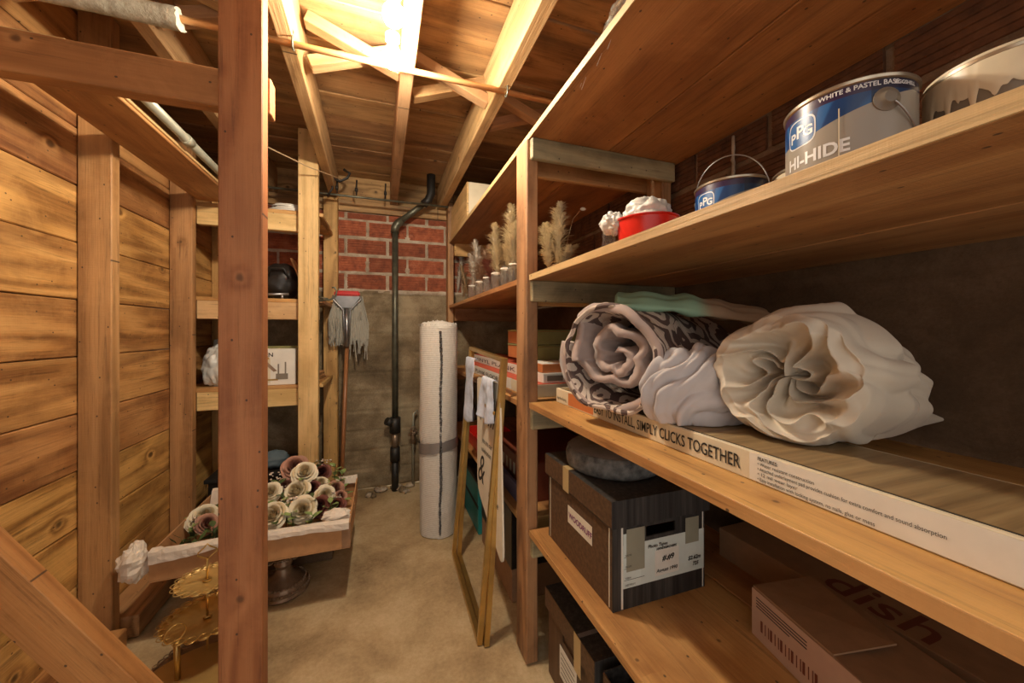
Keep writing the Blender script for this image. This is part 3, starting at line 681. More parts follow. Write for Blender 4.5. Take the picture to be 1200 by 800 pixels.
# rolled quilt
QZ = fz1+0.001
def quilt(t):
    turns, R1, R0, L = 2.7, 0.113, 0.024, 0.36
    bm = bmesh.new(); th = 0.0095
    def rad(s, x):
        a = 2*PI*turns*s; base = R0+(0.078-R0)*(min(s, 0.6)/0.6)**0.9
        if s > 0.6: k_ = min(1, (s-0.6)/0.09); base += (R1-0.003-0.078)*k_*k_*(3-2*k_)+0.003*max(0, (s-0.7)/0.3)
        inner = 1-max(0, (s-0.62)/0.38) if s > 0.62 else 1
        wv = 0.012*inner*nz(math.cos(a)*1.1, math.sin(a)*1.1, s*3+x*3, 1.3)*2 + 0.0035*nz(math.cos(a)*3, math.sin(a)*3, s*2+x*16, 1.7)
        return a, base+wv
    def P(s, x, side):
        a, r = rad(s, x); r += side*th
        ex = 0.020*nz(s*7, 2, 0, 1)+0.012*nz(s*21, 7, 0, 1) if x < 0.5 else 0
        sq = 0.92 if s < 0.6 else 1.0
        y = r*math.cos(a+2.2)*(1.0+0.1*(s < 2))*1.02; z = r*math.sin(a+2.2)*sq
        sh_ = 1-max(0, min(1, (s-0.55)/0.12)); y -= 0.008*sh_; z += 0.016*sh_
        if s > 0.68: z = max(z, -R1+0.001)
        xx = x*L + (ex+0.012*abs(side) if False else ex)*(1-x)
        dr = 1+0.10*(1-x)**6*(1 if s > 0.66 else 0)-0.06*x
        return (xx + (0.02 if s < 0.6 else 0)*(1-x), y*dr, max(z*dr, -R1+0.0005) )
    nu, nv = 420, 40
    def mi_out(u, v): return 0 if u > 0.655 else 1
    A = grid(bm, nu, nv, lambda u, v: P(u, v, 1), mi_out); Bv = grid(bm, nu, nv, lambda u, v: P(u, v, -1), lambda u, v: 0 if u > 0.66 else 1)
    for i in range(nu):
        f = bm.faces.new((A[i][0], Bv[i][0], Bv[i+1][0], A[i+1][0])); f.material_index = 1; f.smooth = True
        f = bm.faces.new((A[i][nv], A[i+1][nv], Bv[i+1][nv], Bv[i][nv])); f.material_index = 1
    for j in range(nv):
        for k, V in ((0, 0), (nu, 1)):
            f = bm.faces.new((A[k][j], A[k][j+1], Bv[k][j+1], Bv[k][j])); f.material_index = 0
    bmesh.ops.recalc_face_normals(bm, faces=bm.faces)
    return put('rolled_quilt_cloth', bm, [M['damask'], M['quiltin']], t, local=True)
t = thing('rolled_quilt', 'rolled quilt with dark damask pattern outside and mauve lining', 'bedding', (0.485, 0.735, QZ+0.1145), math.radians(16))
quilt(t)
bm = bmesh.new()     # piped hem that runs round the open end
tube(bm, [(0.004+0.008*nz(i*0.3, 3, 3, 1), 1.10*0.122*math.cos(a), max(1.08*0.117*math.sin(a), -0.111)) for i, a in enumerate([2*PI*k/60 for k in range(61)])], 0.006, 8)
put('hem', bm, M['damask'], t, local=True, smooth=True)
def folds(a, k, n1, sharp=0.8): return (math.sin(a*k+n1)**2+0.012)**(sharp*0.5)
# ivory sheet bundle
def bundle():
    bm = bmesh.new()
    prof = [(-0.0, 0.40, 0.004, -0.099), (0.10, 0.33, 0.020, -0.090), (0.2, 0.24, 0.052, -0.062), (0.32, 0.17, 0.100, -0.018), (0.45, 0.09, 0.122, 0), (0.56, 0.02, 0.112, 0), (0.62, -0.02, 0.098, 0.0), (0.68, -0.028, 0.084, 0), (0.76, 0.0, 0.062, 0), (0.87, 0.03, 0.036, 0), (1.0, 0.028, 0.001, 0)]
    def P(u, v):
        for i in range(len(prof)-1):
            if prof[i][0] <= v <= prof[i+1][0]+1e-9: break
        a, b = prof[i], prof[i+1]; t = (v-a[0])/(b[0]-a[0]); 
        x, r, dz = (a[k]+(b[k]-a[k])*t for k in (1, 2, 3))
        an = 2*PI*u; ca, sa = math.cos(an), math.sin(an)
        nn = nz(ca*1.2, sa*1.2, v*3, 1)
        out = max(0, 1-abs(v-0.4)/0.4); inn = max(0, (v-0.60)/0.4)
        f1 = folds(an+2.2*v, 3.0, 3.2*nn, 0.7)-0.6; f2 = folds(an-5.5*(v-0.6), 3.5, 4.5*nz(ca*1.5, sa*1.5, v*5, 1), 0.6)-0.6
        f3 = folds(an+1.2*v, 7.5, 5*nn+6*v, 0.8)-0.6
        amp = min(1, r/0.05)
        r2 = r*(1+0.15*out*f1+0.06*out*f3+0.08*nn*amp)
        if v > 0.58: r2 *= 1+0.17*inn**0.5*f2
        x2 = x + (0.085*inn**0.7*f2*min(1, r/0.03+0.3) if v > 0.58 else 0) + 0.018*nz(ca, sa, 3, 1.2)*(1 if v > 0.4 else 0) + 0.03*inn*nz(ca*2, sa*2, v*6, 1)
        y = r2*ca*1.06; z = r2*sa+dz
        k = max(0, min(1, (0.4-v)/0.4)); y -= 0.10*k
        return (x2, y, max(z, -0.105+0.004*nz(ca*3, v*9, 1, 1)))
    grid(bm, 300, 220, P, 0, closed_u=True); return bm
t = thing('bundled_sheet', 'ivory bedsheet bundled and twisted, largest bundle on the middle shelf', 'bedding', (0.625, 0.425, QZ+0.107), math.radians(12))
put('twisted_cloth', bundle(), M['sheet'], t, local=True, smooth=False)
for p in t.children[0].data.polygons: p.use_smooth = True
def lump(name, label, c, R, m, seed, k=(4, 1.2), amp=0.16, rz=0, zmin=None, dirn=(1, 0.3, 0.4)):
    bm = bmesh.new(); D = Vector(dirn).normalized()
    def fn(d):
        s = d.dot(D); n0 = nz(d.x+seed, d.y, d.z, 1.0)
        return 1+amp*(folds(s, k[0]*1.5, 3.5*n0+seed, 0.7)-0.6)+0.05*nz(d.x, d.y+seed, d.z, 3.5)+amp*0.35*(folds(s+0.15*d.z, k[0]*3.3, 4*n0, 0.8)-0.6)
    blob(bm, (0, 0, 0), R, fn, 160, 110)
    if zmin is not None:
        for v in bm.verts: v.co.z = max(v.co.z, zmin+0.001*nz(v.co.x, v.co.y, 0, 60))
    t = put(name, bm, m, None, Tr(*c) @ Rz(rz)); return tag(t, label, 'bedding')
lump('crumpled_sheet', 'bluish white sheet crumpled between the rolled quilt and ivory bundle', (0.60, 0.578, QZ+0.062), (0.11, 0.055, 0.085), M['sheet2'], 4.2, (4.6, 1), 0.22, -0.3, -0.061, (0.75, -0.55, -0.5))
lump('folded_brown_sheet', 'brown sheet heaped at the back behind the ivory bundle', (0.90, 0.64, QZ+0.10), (0.10, 0.085, 0.105), M['brownsheet'], 8.1, (3.5, 1), 0.2, 0.2, -0.099, (0.5, -0.6, 0.6))
bm = bmesh.new()
def mint(u, v):
    a = 2*PI*u; x = -0.165+0.33*v; w = 0.058*(1-0.2*v)*(1 if 0.02 < v < 0.98 else 0.7); h = 0.017*(1+0.8*nz(v*7, 1, 1, 1))
    return (x, w*math.cos(a)*(1+0.08*nz(v*4, 0, 0, 1)), h*math.sin(a)*(1 if 0.01 < v < 0.99 else 0.3)-0.05*v*v+0.0035*abs(math.sin(math.cos(a)*5+v*3))+0.004*nz(v*6, math.cos(a)*2, 2, 1))
grid(bm, 40, 90, mint, closed_u=True)
t = put('mint_folded_sheet', bm, M['mint'], None, Tr(0.668, 0.672, 1.140) @ Rz(-0.62) @ Rx(0.35)); tag(t, 'mint green folded sheet fading to brown lying on top of the quilt', 'bedding')
# ================================================================ ARCHIVE BOXES
def archive(label, x0, x1, y0, y1, z0, h, lidx=0.007, decorated=True, front='boxgrey', side='boxbrown', lid=True):
    t = thing('archive_box', label, 'box', ((x0+x1)/2, (y0+y1)/2, z0), 0, None)
    T = 0.004; a = lidx+0.001
    X0, X1, Y0, Y1 = x0+a, x1-a, y0+a, y1-a; H = z0+h-(0.003 if lid else 0)
    bx('side_panel', X0, X0+T, Y0+T, Y1-T, z0, H, M[side], t, 0.0008); bx('side_panel', X1-T, X1, Y0+T, Y1-T, z0, H, M[side], t, 0.0008)
    bx('base_panel', X0+T, X1-T, Y0+T, Y1-T, z0, z0+T, M[side], t, 0)
    return t, (X0, X1, Y0, Y1, H, T)
def slotpanel(t, a0, a1, c, T, z0, z1, m, axis='y', sx=0.09, sz0=0.045, sz1=0.072, under=0.0):
    """end panel with a real hand hole, in plane y=c (axis 'y') or x=c"""
    mid = (a0+a1)/2; bm = bmesh.new()
    def bb(u0, u1, w0, w1):
        B(bm, *( (u0, u1, c, c+T) if axis == 'y' else (c, c+T, u0, u1)), w0, w1)
    hz1 = z1-sz0; hz0 = z1-sz1
    bb(a0, a1, z0, hz0); bb(a0, a1, hz1, z1); bb(a0, mid-sx/2, hz0, hz1); bb(mid+sx/2, a1, hz0, hz1)
    bmesh.ops.remove_doubles(bm, verts=bm.verts, dist=1e-6)
    return put('end_panel', bm, m, t)
def lidpart(t, x0, x1, y0, y1, zt, m, mt):
    bm = bmesh.new(); T = 0.004; d = 0.062
    B(bm, x0, x1, y0, y1, zt-T, zt); B(bm, x0, x0+T, y0, y1, zt-d, zt-T); B(bm, x1-T, x1, y0, y1, zt-d, zt-T)
    B(bm, x0+T, x1-T, y0, y0+T, zt-d, zt-T); B(bm, x0+T, x1-T, y1-T, y1, zt-d, zt-T)
    return put('lid', bm, m, t)
ax0, ax1, ay0, ay1, az = 0.482, 0.765, 0.705, 1.06, 0.4365
t, (X0, X1, Y0, Y1, H, T) = archive('dark woodgrain archive box with a handwritten pale label, lower shelf', ax0, ax1, ay0, ay1, az, 0.250)
slotpanel(t, X0, X1, Y0, T, az, H, M['boxgrey'], 'y', 0.085, 0.068, 0.092); slotpanel(t, X0, X1, Y1-T, T, az, H, M['boxgrey'], 'y', 0.085, 0.068, 0.092)
l = lidpart(t, ax0, ax1, ay0, ay1, az+0.2535, M['boxgrey'], None)
bx('lid_side_panel', ax0-0.0012, ax0-0.0002, ay0, ay1, az+0.195, az+0.253, M['boxbrown'], l, 0)
bx('tape_strip', ax0-0.0022, ax0-0.0013, 0.905, 0.938, az+0.190, az+0.2545, M['tape'], l, 0); bx('tape_strip', ax0-0.0022, ax0+0.03, 0.905, 0.938, az+0.2545, az+0.2552, M['tape'], l, 0)
for yy in (Y0+0.012, Y1-0.014): bx('edge_line', X0-0.001, X0-0.0001, yy, yy+0.003, az+0.004, az+0.19, M['cream'], t, 0)
yf = Y0-0.0006
bx('edge_line', X0+0.022, X0+0.027, yf, yf+0.0005, az+0.002, az+0.19, M['white'], t, 0); bx('edge_line', X1-0.008, X1-0.005, yf, yf+0.0005, az+0.002, az+0.19, M['white'], t, 0)
bx('paper_label', X0+0.027, X0+0.263, yf-0.0006, yf-0.0001, az+0.048, az+0.146, M['paper'], t, 0) 
bx('paper_label', X0+0.027, X0+0.075, yf-0.00095, yf-0.00065, az+0.048, az+0.172, M['paper'], t, 0)
bx('paper_label', X0+0.115, X0+0.185, yf-0.0012, yf-0.0007, az+0.058, az+0.118, M['white'], t, 0)
bx('tape_strip', X0+0.035, X0+0.085, yf-0.0018, yf-0.0013, az+0.085, az+0.182, plain('dull_clear_tape', (0.30, 0.29, 0.22), 0.3), t, 0)
bx('tape_strip', X0+0.205, X0+0.246, yf-0.0018, yf-0.0013, az+0.118, az+0.180, bpy.data.materials['dull_clear_tape'], t, 0)
for k in range(3): bx('rule_line', X0+0.029, X0+0.085, yf-0.0013, yf-0.0011, az+0.066+0.026*k, az+0.0668+0.026*k, M['ink'], t, 0)
def wf(s, sz, x, z, bold=0.0, m='ink', sh=0.2): return write(s, sz, M[m], t, (X0+x, yf-0.0022, az+z), (1, 0, 0), (0, 0, 1), bold, shear=sh)
wf('Photo Tapes', 0.011, 0.094, 0.137-0.009, 0.0002); wf('HANDKERCHIEFS', 0.0075, 0.118, 0.1195, 0.0003); wf('#.#9', 0.018, 0.135, 0.092, 0.0005); wf('August 1990', 0.012, 0.118, 0.066, 0.0002)
wf('$2.62m', 0.013, 0.212, 0.077, 0.0004); wf('725', 0.012, 0.226, 0.062, 0.0004)
for s, z in (('NAME', 0.121), ('FROM', 0.095), ('TERM', 0.069), ('DESTROY', 0.053)): wf(s, 0.0065, 0.031, z, 0, 'ink', 0)
bx('sticker', X0-0.0012, X0-0.0003, 0.80, 0.925, az+0.103, az+0.150, M['offwhite'], t, 0)
write('WOODRUFF', 0.021, plain('violet_ink', (0.20, 0.03, 0.14), 0.6), t, (X0-0.0018, 0.918, az+0.119), (0, -1, 0), (0, 0, 1), 0.0006)
# round slab of wood on its lid
bm = bmesh.new(); ZT = az+0.2555
pr = [(0.0005, 0), (0.122, 0), (0.127, 0.006), (0.130, 0.014), (0.131, 0.022), (0.131, 0.030), (0.130, 0.038), (0.128, 0.047), (0.122, 0.053), (0.0005, 0.054)]
lathe(bm, pr, 120, fn=lambda a, r, z: 1+(0.03*nz(math.cos(a)*1.5, math.sin(a)*1.5, 0, 1)+0.035*abs(nz(math.cos(a)*16, math.sin(a)*16, z*45, 1)) if r > 0.1 else 0), mi=0)
for f in bm.faces:
    if f.calc_center_median().z > 0.0525 and f.normal.z > 0.5 or f.calc_center_median().xy.length < 0.11: f.material_index = 1
o = put('wood_slab', bm, [M['bark'], M['slabtop']], None, Tr(0.622, 0.905, ZT), smooth=False); tag(o, 'round grey bark-edged wood slab lying on the archive box lid', 'wood slab')
# archive boxes on the floor under the lower shelf
t, (X0, X1, Y0, Y1, H, T) = archive('brown lidded archive box on the floor beside the shelf upright', 0.492, 0.88, 0.785, 1.073, 0.0, 0.262)
bx('side_panel', X0+T, X1-T, Y0, Y0+T, 0.0, H, M['boxgrey'], t, 0); bx('side_panel', X0+T, X1-T, Y1-T, Y1, 0.0, H, M['boxgrey'], t, 0)
slotpanel(t, Y0, Y1, X0-0.0045, T, 0.0, H, M['boxbrown'], 'x', 0.08, 0.07, 0.09)
lidpart(t, 0.492-0.004, 0.88, 0.785, 1.073, 0.2655, M['boxgrey'], None)
bx('lid_side_panel', 0.4868, 0.4878, 0.785, 1.073, 0.205, 0.265, M['boxbrown'], t, 0)
bx('tape_strip', 0.4855, 0.4866, 0.85, 0.885, 0.165, 0.266, M['tape'], t, 0); bx('tape_strip', 0.489, 0.80, 0.86, 0.873, 0.266, 0.2666, M['silvertape'], t, 0)
bx('paper_label', 0.4935, 0.4945, 0.885, 0.985, 0.06, 0.150, M['white'], t, 0); 
for k in range(5): bx('rule_line', 0.4930, 0.4934, 0.895, 0.975, 0.075+0.014*k, 0.077+0.014*k, M['ink'], t, 0)
t, (X0, X1, Y0, Y1, H, T) = archive('open-topped dark archive box on the floor nearest the camera', 0.492, 0.88, 0.47, 0.765, 0.0, 0.262, 0.001, lid=False)
bx('side_panel', X0+T, X1-T, Y0, Y0+T, 0.0, H, M['boxgrey'], t, 0.001); bx('side_panel', X0+T, X1-T, Y1-T, Y1, 0.0, H, M['boxgrey'], t, 0.001); bx('folded_flap', X0+0.02, X1-T-0.001, Y0+0.02, Y1-0.03, 0.225, 0.229, M['boxgrey'], t)
bx('tape_strip', X0-0.0012, X0-0.0002, 0.60, 0.63, 0.15, 0.262, M['tape'], t, 0)
# cartons on the lower shelf, lower right
def lb(name, x0, x1, y0, y1, z0, z1, m, t, rot=None, bev=0.0015):
    d = [(x1-x0, Vector((1, 0, 0))), (y1-y0, Vector((0, 1, 0))), (z1-z0, Vector((0, 0, 1)))]
    d.sort(key=lambda q: -q[0]); X, Y = d[0][1], d[1][1]; R = Matrix((X, Y, X.cross(Y))).transposed().to_4x4()
    return put(name, boxmesh(d[0][0], d[1][0], d[2][0], bev), m, t, (rot or Matrix.Identity(4)) @ Tr((x0+x1)/2, (y0+y1)/2, (z0+z1)/2) @ R, local=True)
def prism(bm, base, vec):
    a = [bm.verts.new(p) for p in base]; b = [bm.verts.new(Vector(p)+Vector(vec)) for p in base]; n = len(a)
    bm.faces.new(a[::-1]); bm.faces.new(b)
    for i in range(n): bm.faces.new((a[i], a[(i+1) % n], b[(i+1) % n], b[i]))
    bmesh.ops.recalc_face_normals(bm, faces=bm.faces)
t = thing('shipping_carton', 'brown carton with fine print and bar marks on its pale side, lower shelf at right', 'box', (0.773, 0.357, 0.4365), -0.2)
lb('carton_body', -0.08, 0.08, -0.34, 0.20, 0, 0.098, M['card_dark'], t)
lb('side_print', -0.0812, -0.0802, -0.34, 0.20, 0.001, 0.097, plain('pinkish_card', (0.50, 0.33, 0.24), 0.7), t, bev=0)
bm = bmesh.new(); prism(bm, [(-0.079, 0.199, 0.0985), (-0.079, 0.03, 0.0985), (0.03, 0.02, 0.112), (0.06, 0.199, 0.105)], (0, 0, 0.003)); put('top_flap', bm, M['card_dark'], t, local=True)
for k in range(4): lb('rule_line', -0.0820, -0.0814, 0.075 if k < 3 else 0.11, 0.188, 0.083-0.006*k, 0.0846-0.006*k, M['ink'], t, bev=0)
for k in range(16): lb('print_bar', -0.0820, -0.0814, 0.055+0.0078*k, 0.055+0.0078*k+(0.0015 if k % 3 else 0.0045), 0.022, 0.044, M['brownink'], t, bev=0)
t = thing('shipping_carton', 'brown carton with large lettering on its top, pushed against the wall', 'box', (0.965, 0.4, 0.4365))
lb('carton_body', -0.062, 0.066, -0.5, 0.40, 0, 0.078, M['card_dark'], t)
write('dish', 0.115, M['brownink'], t, (0.915, 0.555, 0.5152), (0, -1, 0), (1, 0, 0), 0.001)
# ================================================================ FAR BAY, RIGHT SHELVES
FZ = 0.8305
def flatcarton(label, x0, x1, y0, y1, z0, h, side, top, text=None, grp=None):
    t = thing('flat_carton', label, 'box', ((x0+x1)/2, (y0+y1)/2, z0), 0, grp)
    bx('carton_body', x0, x1, y0, y1, z0, z0+h, side, t); bx('top_print', x0+0.001, x1-0.001, y0+0.001, y1-0.001, z0+h, z0+h+0.0008, top, t, 0)
    if text: fit(text, h*0.62, y1-0.05, y0+0.05, z0+h*0.25, 'ink', t, x0-0.0002)
    return t
flatcarton('long flat white-sided carton with red top, lowest on the far middle shelf', 0.50, 0.69, 1.45, 2.30, FZ, 0.046, M['white'], M['redcard'], 'VINYL PLANK FLOORING')
flatcarton('second red-topped flat carton lying on the first, pushed back', 0.56, 0.74, 1.50, 2.35, FZ+0.0475, 0.044, M['white'], M['redcard'], 'VINYL PLANK')
flatcarton('short white carton with a red top right behind the shelf upright', 0.50, 0.70, 1.235, 1.44, FZ, 0.046, M['cream'], M['redcard'])
t = flatcarton('narrow white carton with a printed mark, seen right of the upright', 0.56, 0.80, 1.25, 1.42, FZ+0.0475, 0.036, M['white'], M['white'])
bx('print_mark', 0.575, 0.64, 1.2490, 1.2494, FZ+0.055, FZ+0.075, M['greycan'], t, 0)
flatcarton('orange-ended white carton on top of the narrow white one', 0.56, 0.82, 1.26, 1.43, FZ+0.085, 0.032, M['card_orange'], M['white'])
for i, (z, lab) in enumerate(((FZ+0.118, 'lower of two stacked orange-sided cartons on the far middle shelf'), (FZ+0.183, 'upper of two stacked orange-sided cartons on the far middle shelf'))):
    t = thing('storage_carton', lab, 'box', (0.75, 1.6, z))
    bx('carton_body', 0.575, 0.93, 1.445, 1.70, z, z+0.055, M['card_orange'], t); bx('lid', 0.573, 0.932, 1.443, 1.702, z+0.0555, z+0.063, M['card_green'], t)
    bx('end_panel', 0.576, 0.929, 1.4425, 1.4445, z, z+0.054, M['card_green'], t, 0)
t = thing('storage_carton', 'red-brown printed carton on the lower far shelf behind the sign', 'box', (0.68, 1.5, 0.4365))
bx('carton_body', 0.50, 0.86, 1.27, 1.72, 0.4365, 0.58, plain('rust_card', (0.24, 0.06, 0.03), 0.5), t)
for k in range(6): bx('rule_line', 0.4985, 0.4995, 1.30+0.045*k, 1.32+0.045*k, 0.50, 0.545, M['cream'], t, 0)
tag(beam('purple_card_sheet', (0.462, 1.30, 0.437), (0.462, 1.78, 0.437), 0.002, 0.15, M['purple'], None) if False else bx('purple_card_sheet', 0.470, 0.486, 1.26, 1.60, 0.4365, 0.50, M['purple'], None), 'dusty purple card edge standing on the lower far shelf', 'card')
t = thing('plastic_tray', 'shallow red tray on the lower far shelf near the carpet roll', 'tray', (0.58, 2.0, 0.4365))
bx('tray_base', 0.47, 0.70, 1.82, 2.20, 0.437, 0.442, M['red'], t)
for a in ((0.47, 0.476, 1.82, 2.20), (0.694, 0.70, 1.82, 2.20), (0.4765, 0.6935, 1.82, 1.826), (0.4765, 0.6935, 2.194, 2.20)): bx('tray_wall', *a, 0.4425, 0.50, M['red'], t)
t = thing('moving_carton', 'large brown carton with dark upper wrap on the floor behind the sign', 'box', (0.68, 1.6, 0))
bx('carton_body', 0.482, 0.88, 1.38, 1.84, 0, 0.13, M['card_dark'], t); bx('dark_wrap', 0.480, 0.882, 1.378, 1.842, 0.1305, 0.36, M['blackplastic'], t)
t = thing('storage_bin', 'teal plastic bin on the floor behind the gold frame', 'bin', (0.62, 2.1, 0))
for a in ((0.478, 0.484, 1.90, 2.28), (0.75, 0.756, 1.90, 2.28), (0.4845, 0.7495, 1.90, 1.906), (0.4845, 0.7495, 2.274, 2.28)): bx('bin_wall', *a, 0.006, 0.26, M['teal'], t)
bx('bin_floor', 0.478, 0.756, 1.90, 2.28, 0, 0.0055, M['teal'], t); bx('bin_lid', 0.474, 0.76, 1.896, 2.284, 0.2605, 0.272, M['black'], t); bx('bin_band', 0.4765, 0.4778, 1.90, 2.28, 0.13, 0.15, M['black'], t)
# ---- carpet roll
CRX, CRY = 0.288, 2.03
t = thing('carpet_roll', 'upright white-backed carpet roll taped round the middle', 'carpet', (CRX, CRY, 0.0), 0)
R, HH = 0.103, 1.095
bm = bmesh.new()
def roll(u, v):
    a = 2*PI*1.0*u; r = R+0.0035*nz(math.cos(a)*2, math.sin(a)*2, v*5, 1)+0.0012*nz(math.cos(a)*7, math.sin(a)*7, v*30, 1)-0.006*u
    r -= 0.004*math.exp(-((v-0.43)/0.02)**2)
    return (r*math.cos(a-1.75), r*math.sin(a-1.75), HH*v)
grid(bm, 120, 150, roll)
def spir(u, v):
    a = 2*PI*7*u; r = R*(1-u)+0.01*u-0.003; return (r*math.cos(a-1.75), r*math.sin(a-1.75), HH+0.012*math.sin(v*PI)*(1+nz(a, 1, 1, 2))-0.01+0.018*(u) + 0.004*nz(a*3, v, 1, 2)) if v > 0.02 else (r*math.cos(a-1.75), r*math.sin(a-1.75), HH-0.02)
def spir2(u, v):
    a = 2*PI*6*u; r = (R-0.004)*(1-u)+0.012*u + (v-0.5)*0.012; h = HH+0.006+0.016*(1-(2*v-1)**2)*(0.7+0.6*nz(a*2, 1, 1, 1))+0.016*u
    return (r*math.cos(a-1.75), r*math.sin(a-1.75), h if 0.02 < v < 0.98 else HH-0.012)
put('backing', bm, M['carpet'], t, local=True)
bm = bmesh.new(); grid(bm, 420, 4, spir2); put('rolled_end', bm, M['carpet'], t, local=True)
bm = bmesh.new()     # dark frayed pile along the seam
for k in range(420):
    z = HH*(0.02+0.96*k/420); a = -1.60+0.14*nz(z*5, 2, 2, 1)-0.12*max(0, 0.45-z); 
    if random.random() < 0.2 and 0.8 > z > 0.5: continue
    p = Vector(((R+0.001)*math.cos(a), (R+0.001)*math.sin(a), z)); d = Vector((math.cos(a+random.uniform(-.8, .8)), math.sin(a), random.uniform(-.6, .6)))*random.uniform(0.006, 0.014)
    s = Vector((-math.sin(a), math.cos(a), 0))*random.uniform(0.004, 0.009)
    vs = [bm.verts.new(q) for q in (p-s, p+s, p+d+Vector((0, 0, 0.004)))]; bm.faces.new(vs)
    vs = [bm.verts.new(q) for q in (p-s*0.6+Vector((0, 0, .004)), p+s*1.2, p+d*0.6-Vector((0, 0, 0.003)))]; bm.faces.new(vs)
for k in range(260):
    a = random.uniform(0, 2*PI); r = random.uniform(0.3, 1)*R; z = HH+0.005+0.02*(1-r/R)
    p = Vector((r*math.cos(a), r*math.sin(a), z)); d = Vector((random.uniform(-1, 1), random.uniform(-1, 1), 1.2))*0.007
    vs = [bm.verts.new(q) for q in (p-Vector((.0015, 0, 0)), p+Vector((.0015, 0.001, 0)), p+d)]; bm.faces.new(vs)
o = put('pile_fringe', bm, M['pile'], t, local=True); o['kind'] = 'stuff'
bm = bmesh.new(); grid(bm, 80, 3, lambda u, v: ((R+0.0015)*math.cos(2*PI*u), (R+0.0015)*math.sin(2*PI*u), 0.437+0.055*v+0.014*math.sin(2*PI*u+2.0)), closed_u=True); put('tape_band', bm, M['silvertape'], t, local=True)
# ---- gold easel frames, sign and cloth
t = thing('gold_frame_stand', 'tall folded gold metal frame stand leaning against the shelves', 'stand', (0.33, 1.5, 0))
def leanframe(dx, y0, y1, tt=0.016, dd=0.018, dy=0):
    bn, bf = Vector((0.315+dx, y0, 0.009)), Vector((0.325+dx, y1, 0.009)); tn, tf = Vector((0.416+dx*0.3, y0+0.05+dy, 0.965)), Vector((0.418+dx*0.3, y1+0.04+dy, 0.985))
    sd = (1, 0, -0.1)
    u1 = (tn-bn).normalized()*0.008; 
    beam('leg', bn-u1, tn+u1, tt, dd, M['gold'], t, side=sd, bev=0.001); beam('leg', bf-u1, tf+u1, tt, dd, M['gold'], t, side=sd, bev=0.001)
    h = (bf-bn).normalized()*(tt/2+0.0003)
    beam('rail', bn+h, bf-h, tt, dd, M['gold'], t, side=sd, bev=0.001); beam('rail', tn+h, tf-h, tt, dd, M['gold'], t, side=sd, bev=0.001)
    return bn, bf, tn, tf
fr = leanframe(0.0, 1.235, 1.768); leanframe(0.021, 1.222, 1.75, dy=0.012)
q = fr[0].lerp(fr[2], 0.80); beam('hook_bar', q+Vector((-0.014, 0.01, 0)), q+Vector((-0.02, 0.11, 0.012)), 0.012, 0.006, M['gold'], t, side=(1, 0, 0), bev=0.0008)
sgn = [Vector((0.402, 1.62, 0.868)), Vector((0.402, 1.285, 0.880)), Vector((0.372, 1.145, 0.292)), Vector((0.378, 1.52, 0.415))]
bm = bmesh.new()
# plane through three of the corners, board 6 mm thick, rounded corners
n = (sgn[1]-sgn[0]).cross(sgn[3]-sgn[0]).normalized()
if n.x > 0: n = -n
def rc(P, k=0.06, m=5):
    out = []
    for i in range(len(P)):
        a, b, c = P[i-1], P[i], P[(i+1) % len(P)]
        u = (a-b).normalized()*k*(0.5 if i < 2 else 1); v = (c-b).normalized()*k*(0.5 if i < 2 else 1)
        for j in range(m+1): s = j/m; out.append(b+u*(1-s)**2+v*s**2)
    return out
sgn = [p-n*((p-sgn[0]).dot(n)) for p in sgn]
prism(bm, rc(sgn), -n*0.006)
t = thing('welcome_sign', 'white sign board with black script lettering leaning behind the gold frame', 'sign', (0.39, 1.4, 0.3)); put('board', bm, M['offwhite'], t)
sx = (sgn[1]-sgn[0]).normalized(); sy = n.cross(sx).normalized()
if sy.z < 0: sy = -sy
def ws(s, sz, fx_, fz_, bold=0.0, sh=0.3, sq=1):
    o = sgn[0].lerp(sgn[1], fx_)*(1-fz_)+sgn[3].lerp(sgn[2], fx_)*fz_ + n*0.0012
    return write(s, sz, M['ink'], t, o, sx, n.cross(sx) if n.cross(sx).z > 0 else -n.cross(sx), bold, shear=sh, squeeze=sq)
ws('Will', 0.16, 0.05, 0.38, 0.0, 0.35, 0.9); ws('you are our', 0.03, 0.25, 0.52, 0, 0.2); ws('celebration', 0.03, 0.22, 0.60, 0, 0.2); ws('&', 0.16, 0.02, 0.90, 0.0, 0.25); ws('welcome', 0.035, 0.5, 0.82, 0, 0.2)
def clothstrip(name, label, top, dirs, wdt, L, m, seed):
    bm = bmesh.new()
    def fn(u, v):
        p = Vector(top)+Vector((-0.016-0.01*v, 0, 0)) if False else Vector(top)
        s = (u-0.5)*wdt*(1-0.25*v*(seed % 2))*(0.75+0.5*v); z = -L*v*(1-0.25*abs(u-0.5))
        x = -0.012-0.012*math.sin(u*9+seed)*v-0.008*nz(u*4, v*4, seed, 1)-0.02*v*0
        if v < 0.12: x = 0.012-0.024*v/0.12; z = 0.006*math.sin(v/0.12*PI)
        return (p.x+x+dirs[0]*v, p.y+s+dirs[1]*v, p.z+z)
    grid(bm, 30, 46, fn); V = list(bm.verts)
    o = put(name, bm, m, None); md = o.modifiers.new('solid', 'SOLIDIFY'); md.thickness = 0.003; return tag(o, label, 'cloth')
clothstrip('draped_cloth', 'pale blue cloth hanging over the far upper corner of the gold frame', (0.402, 1.725, 0.94), (-0.006, 0.0), 0.20, 0.30, M['bluecloth'], 2)
clothstrip('draped_cloth', 'pale blue cloth hanging on the near side of the white sign', (0.390, 1.375, 0.885), (-0.008, 0.0), 0.19, 0.17, M['bluecloth'], 5)
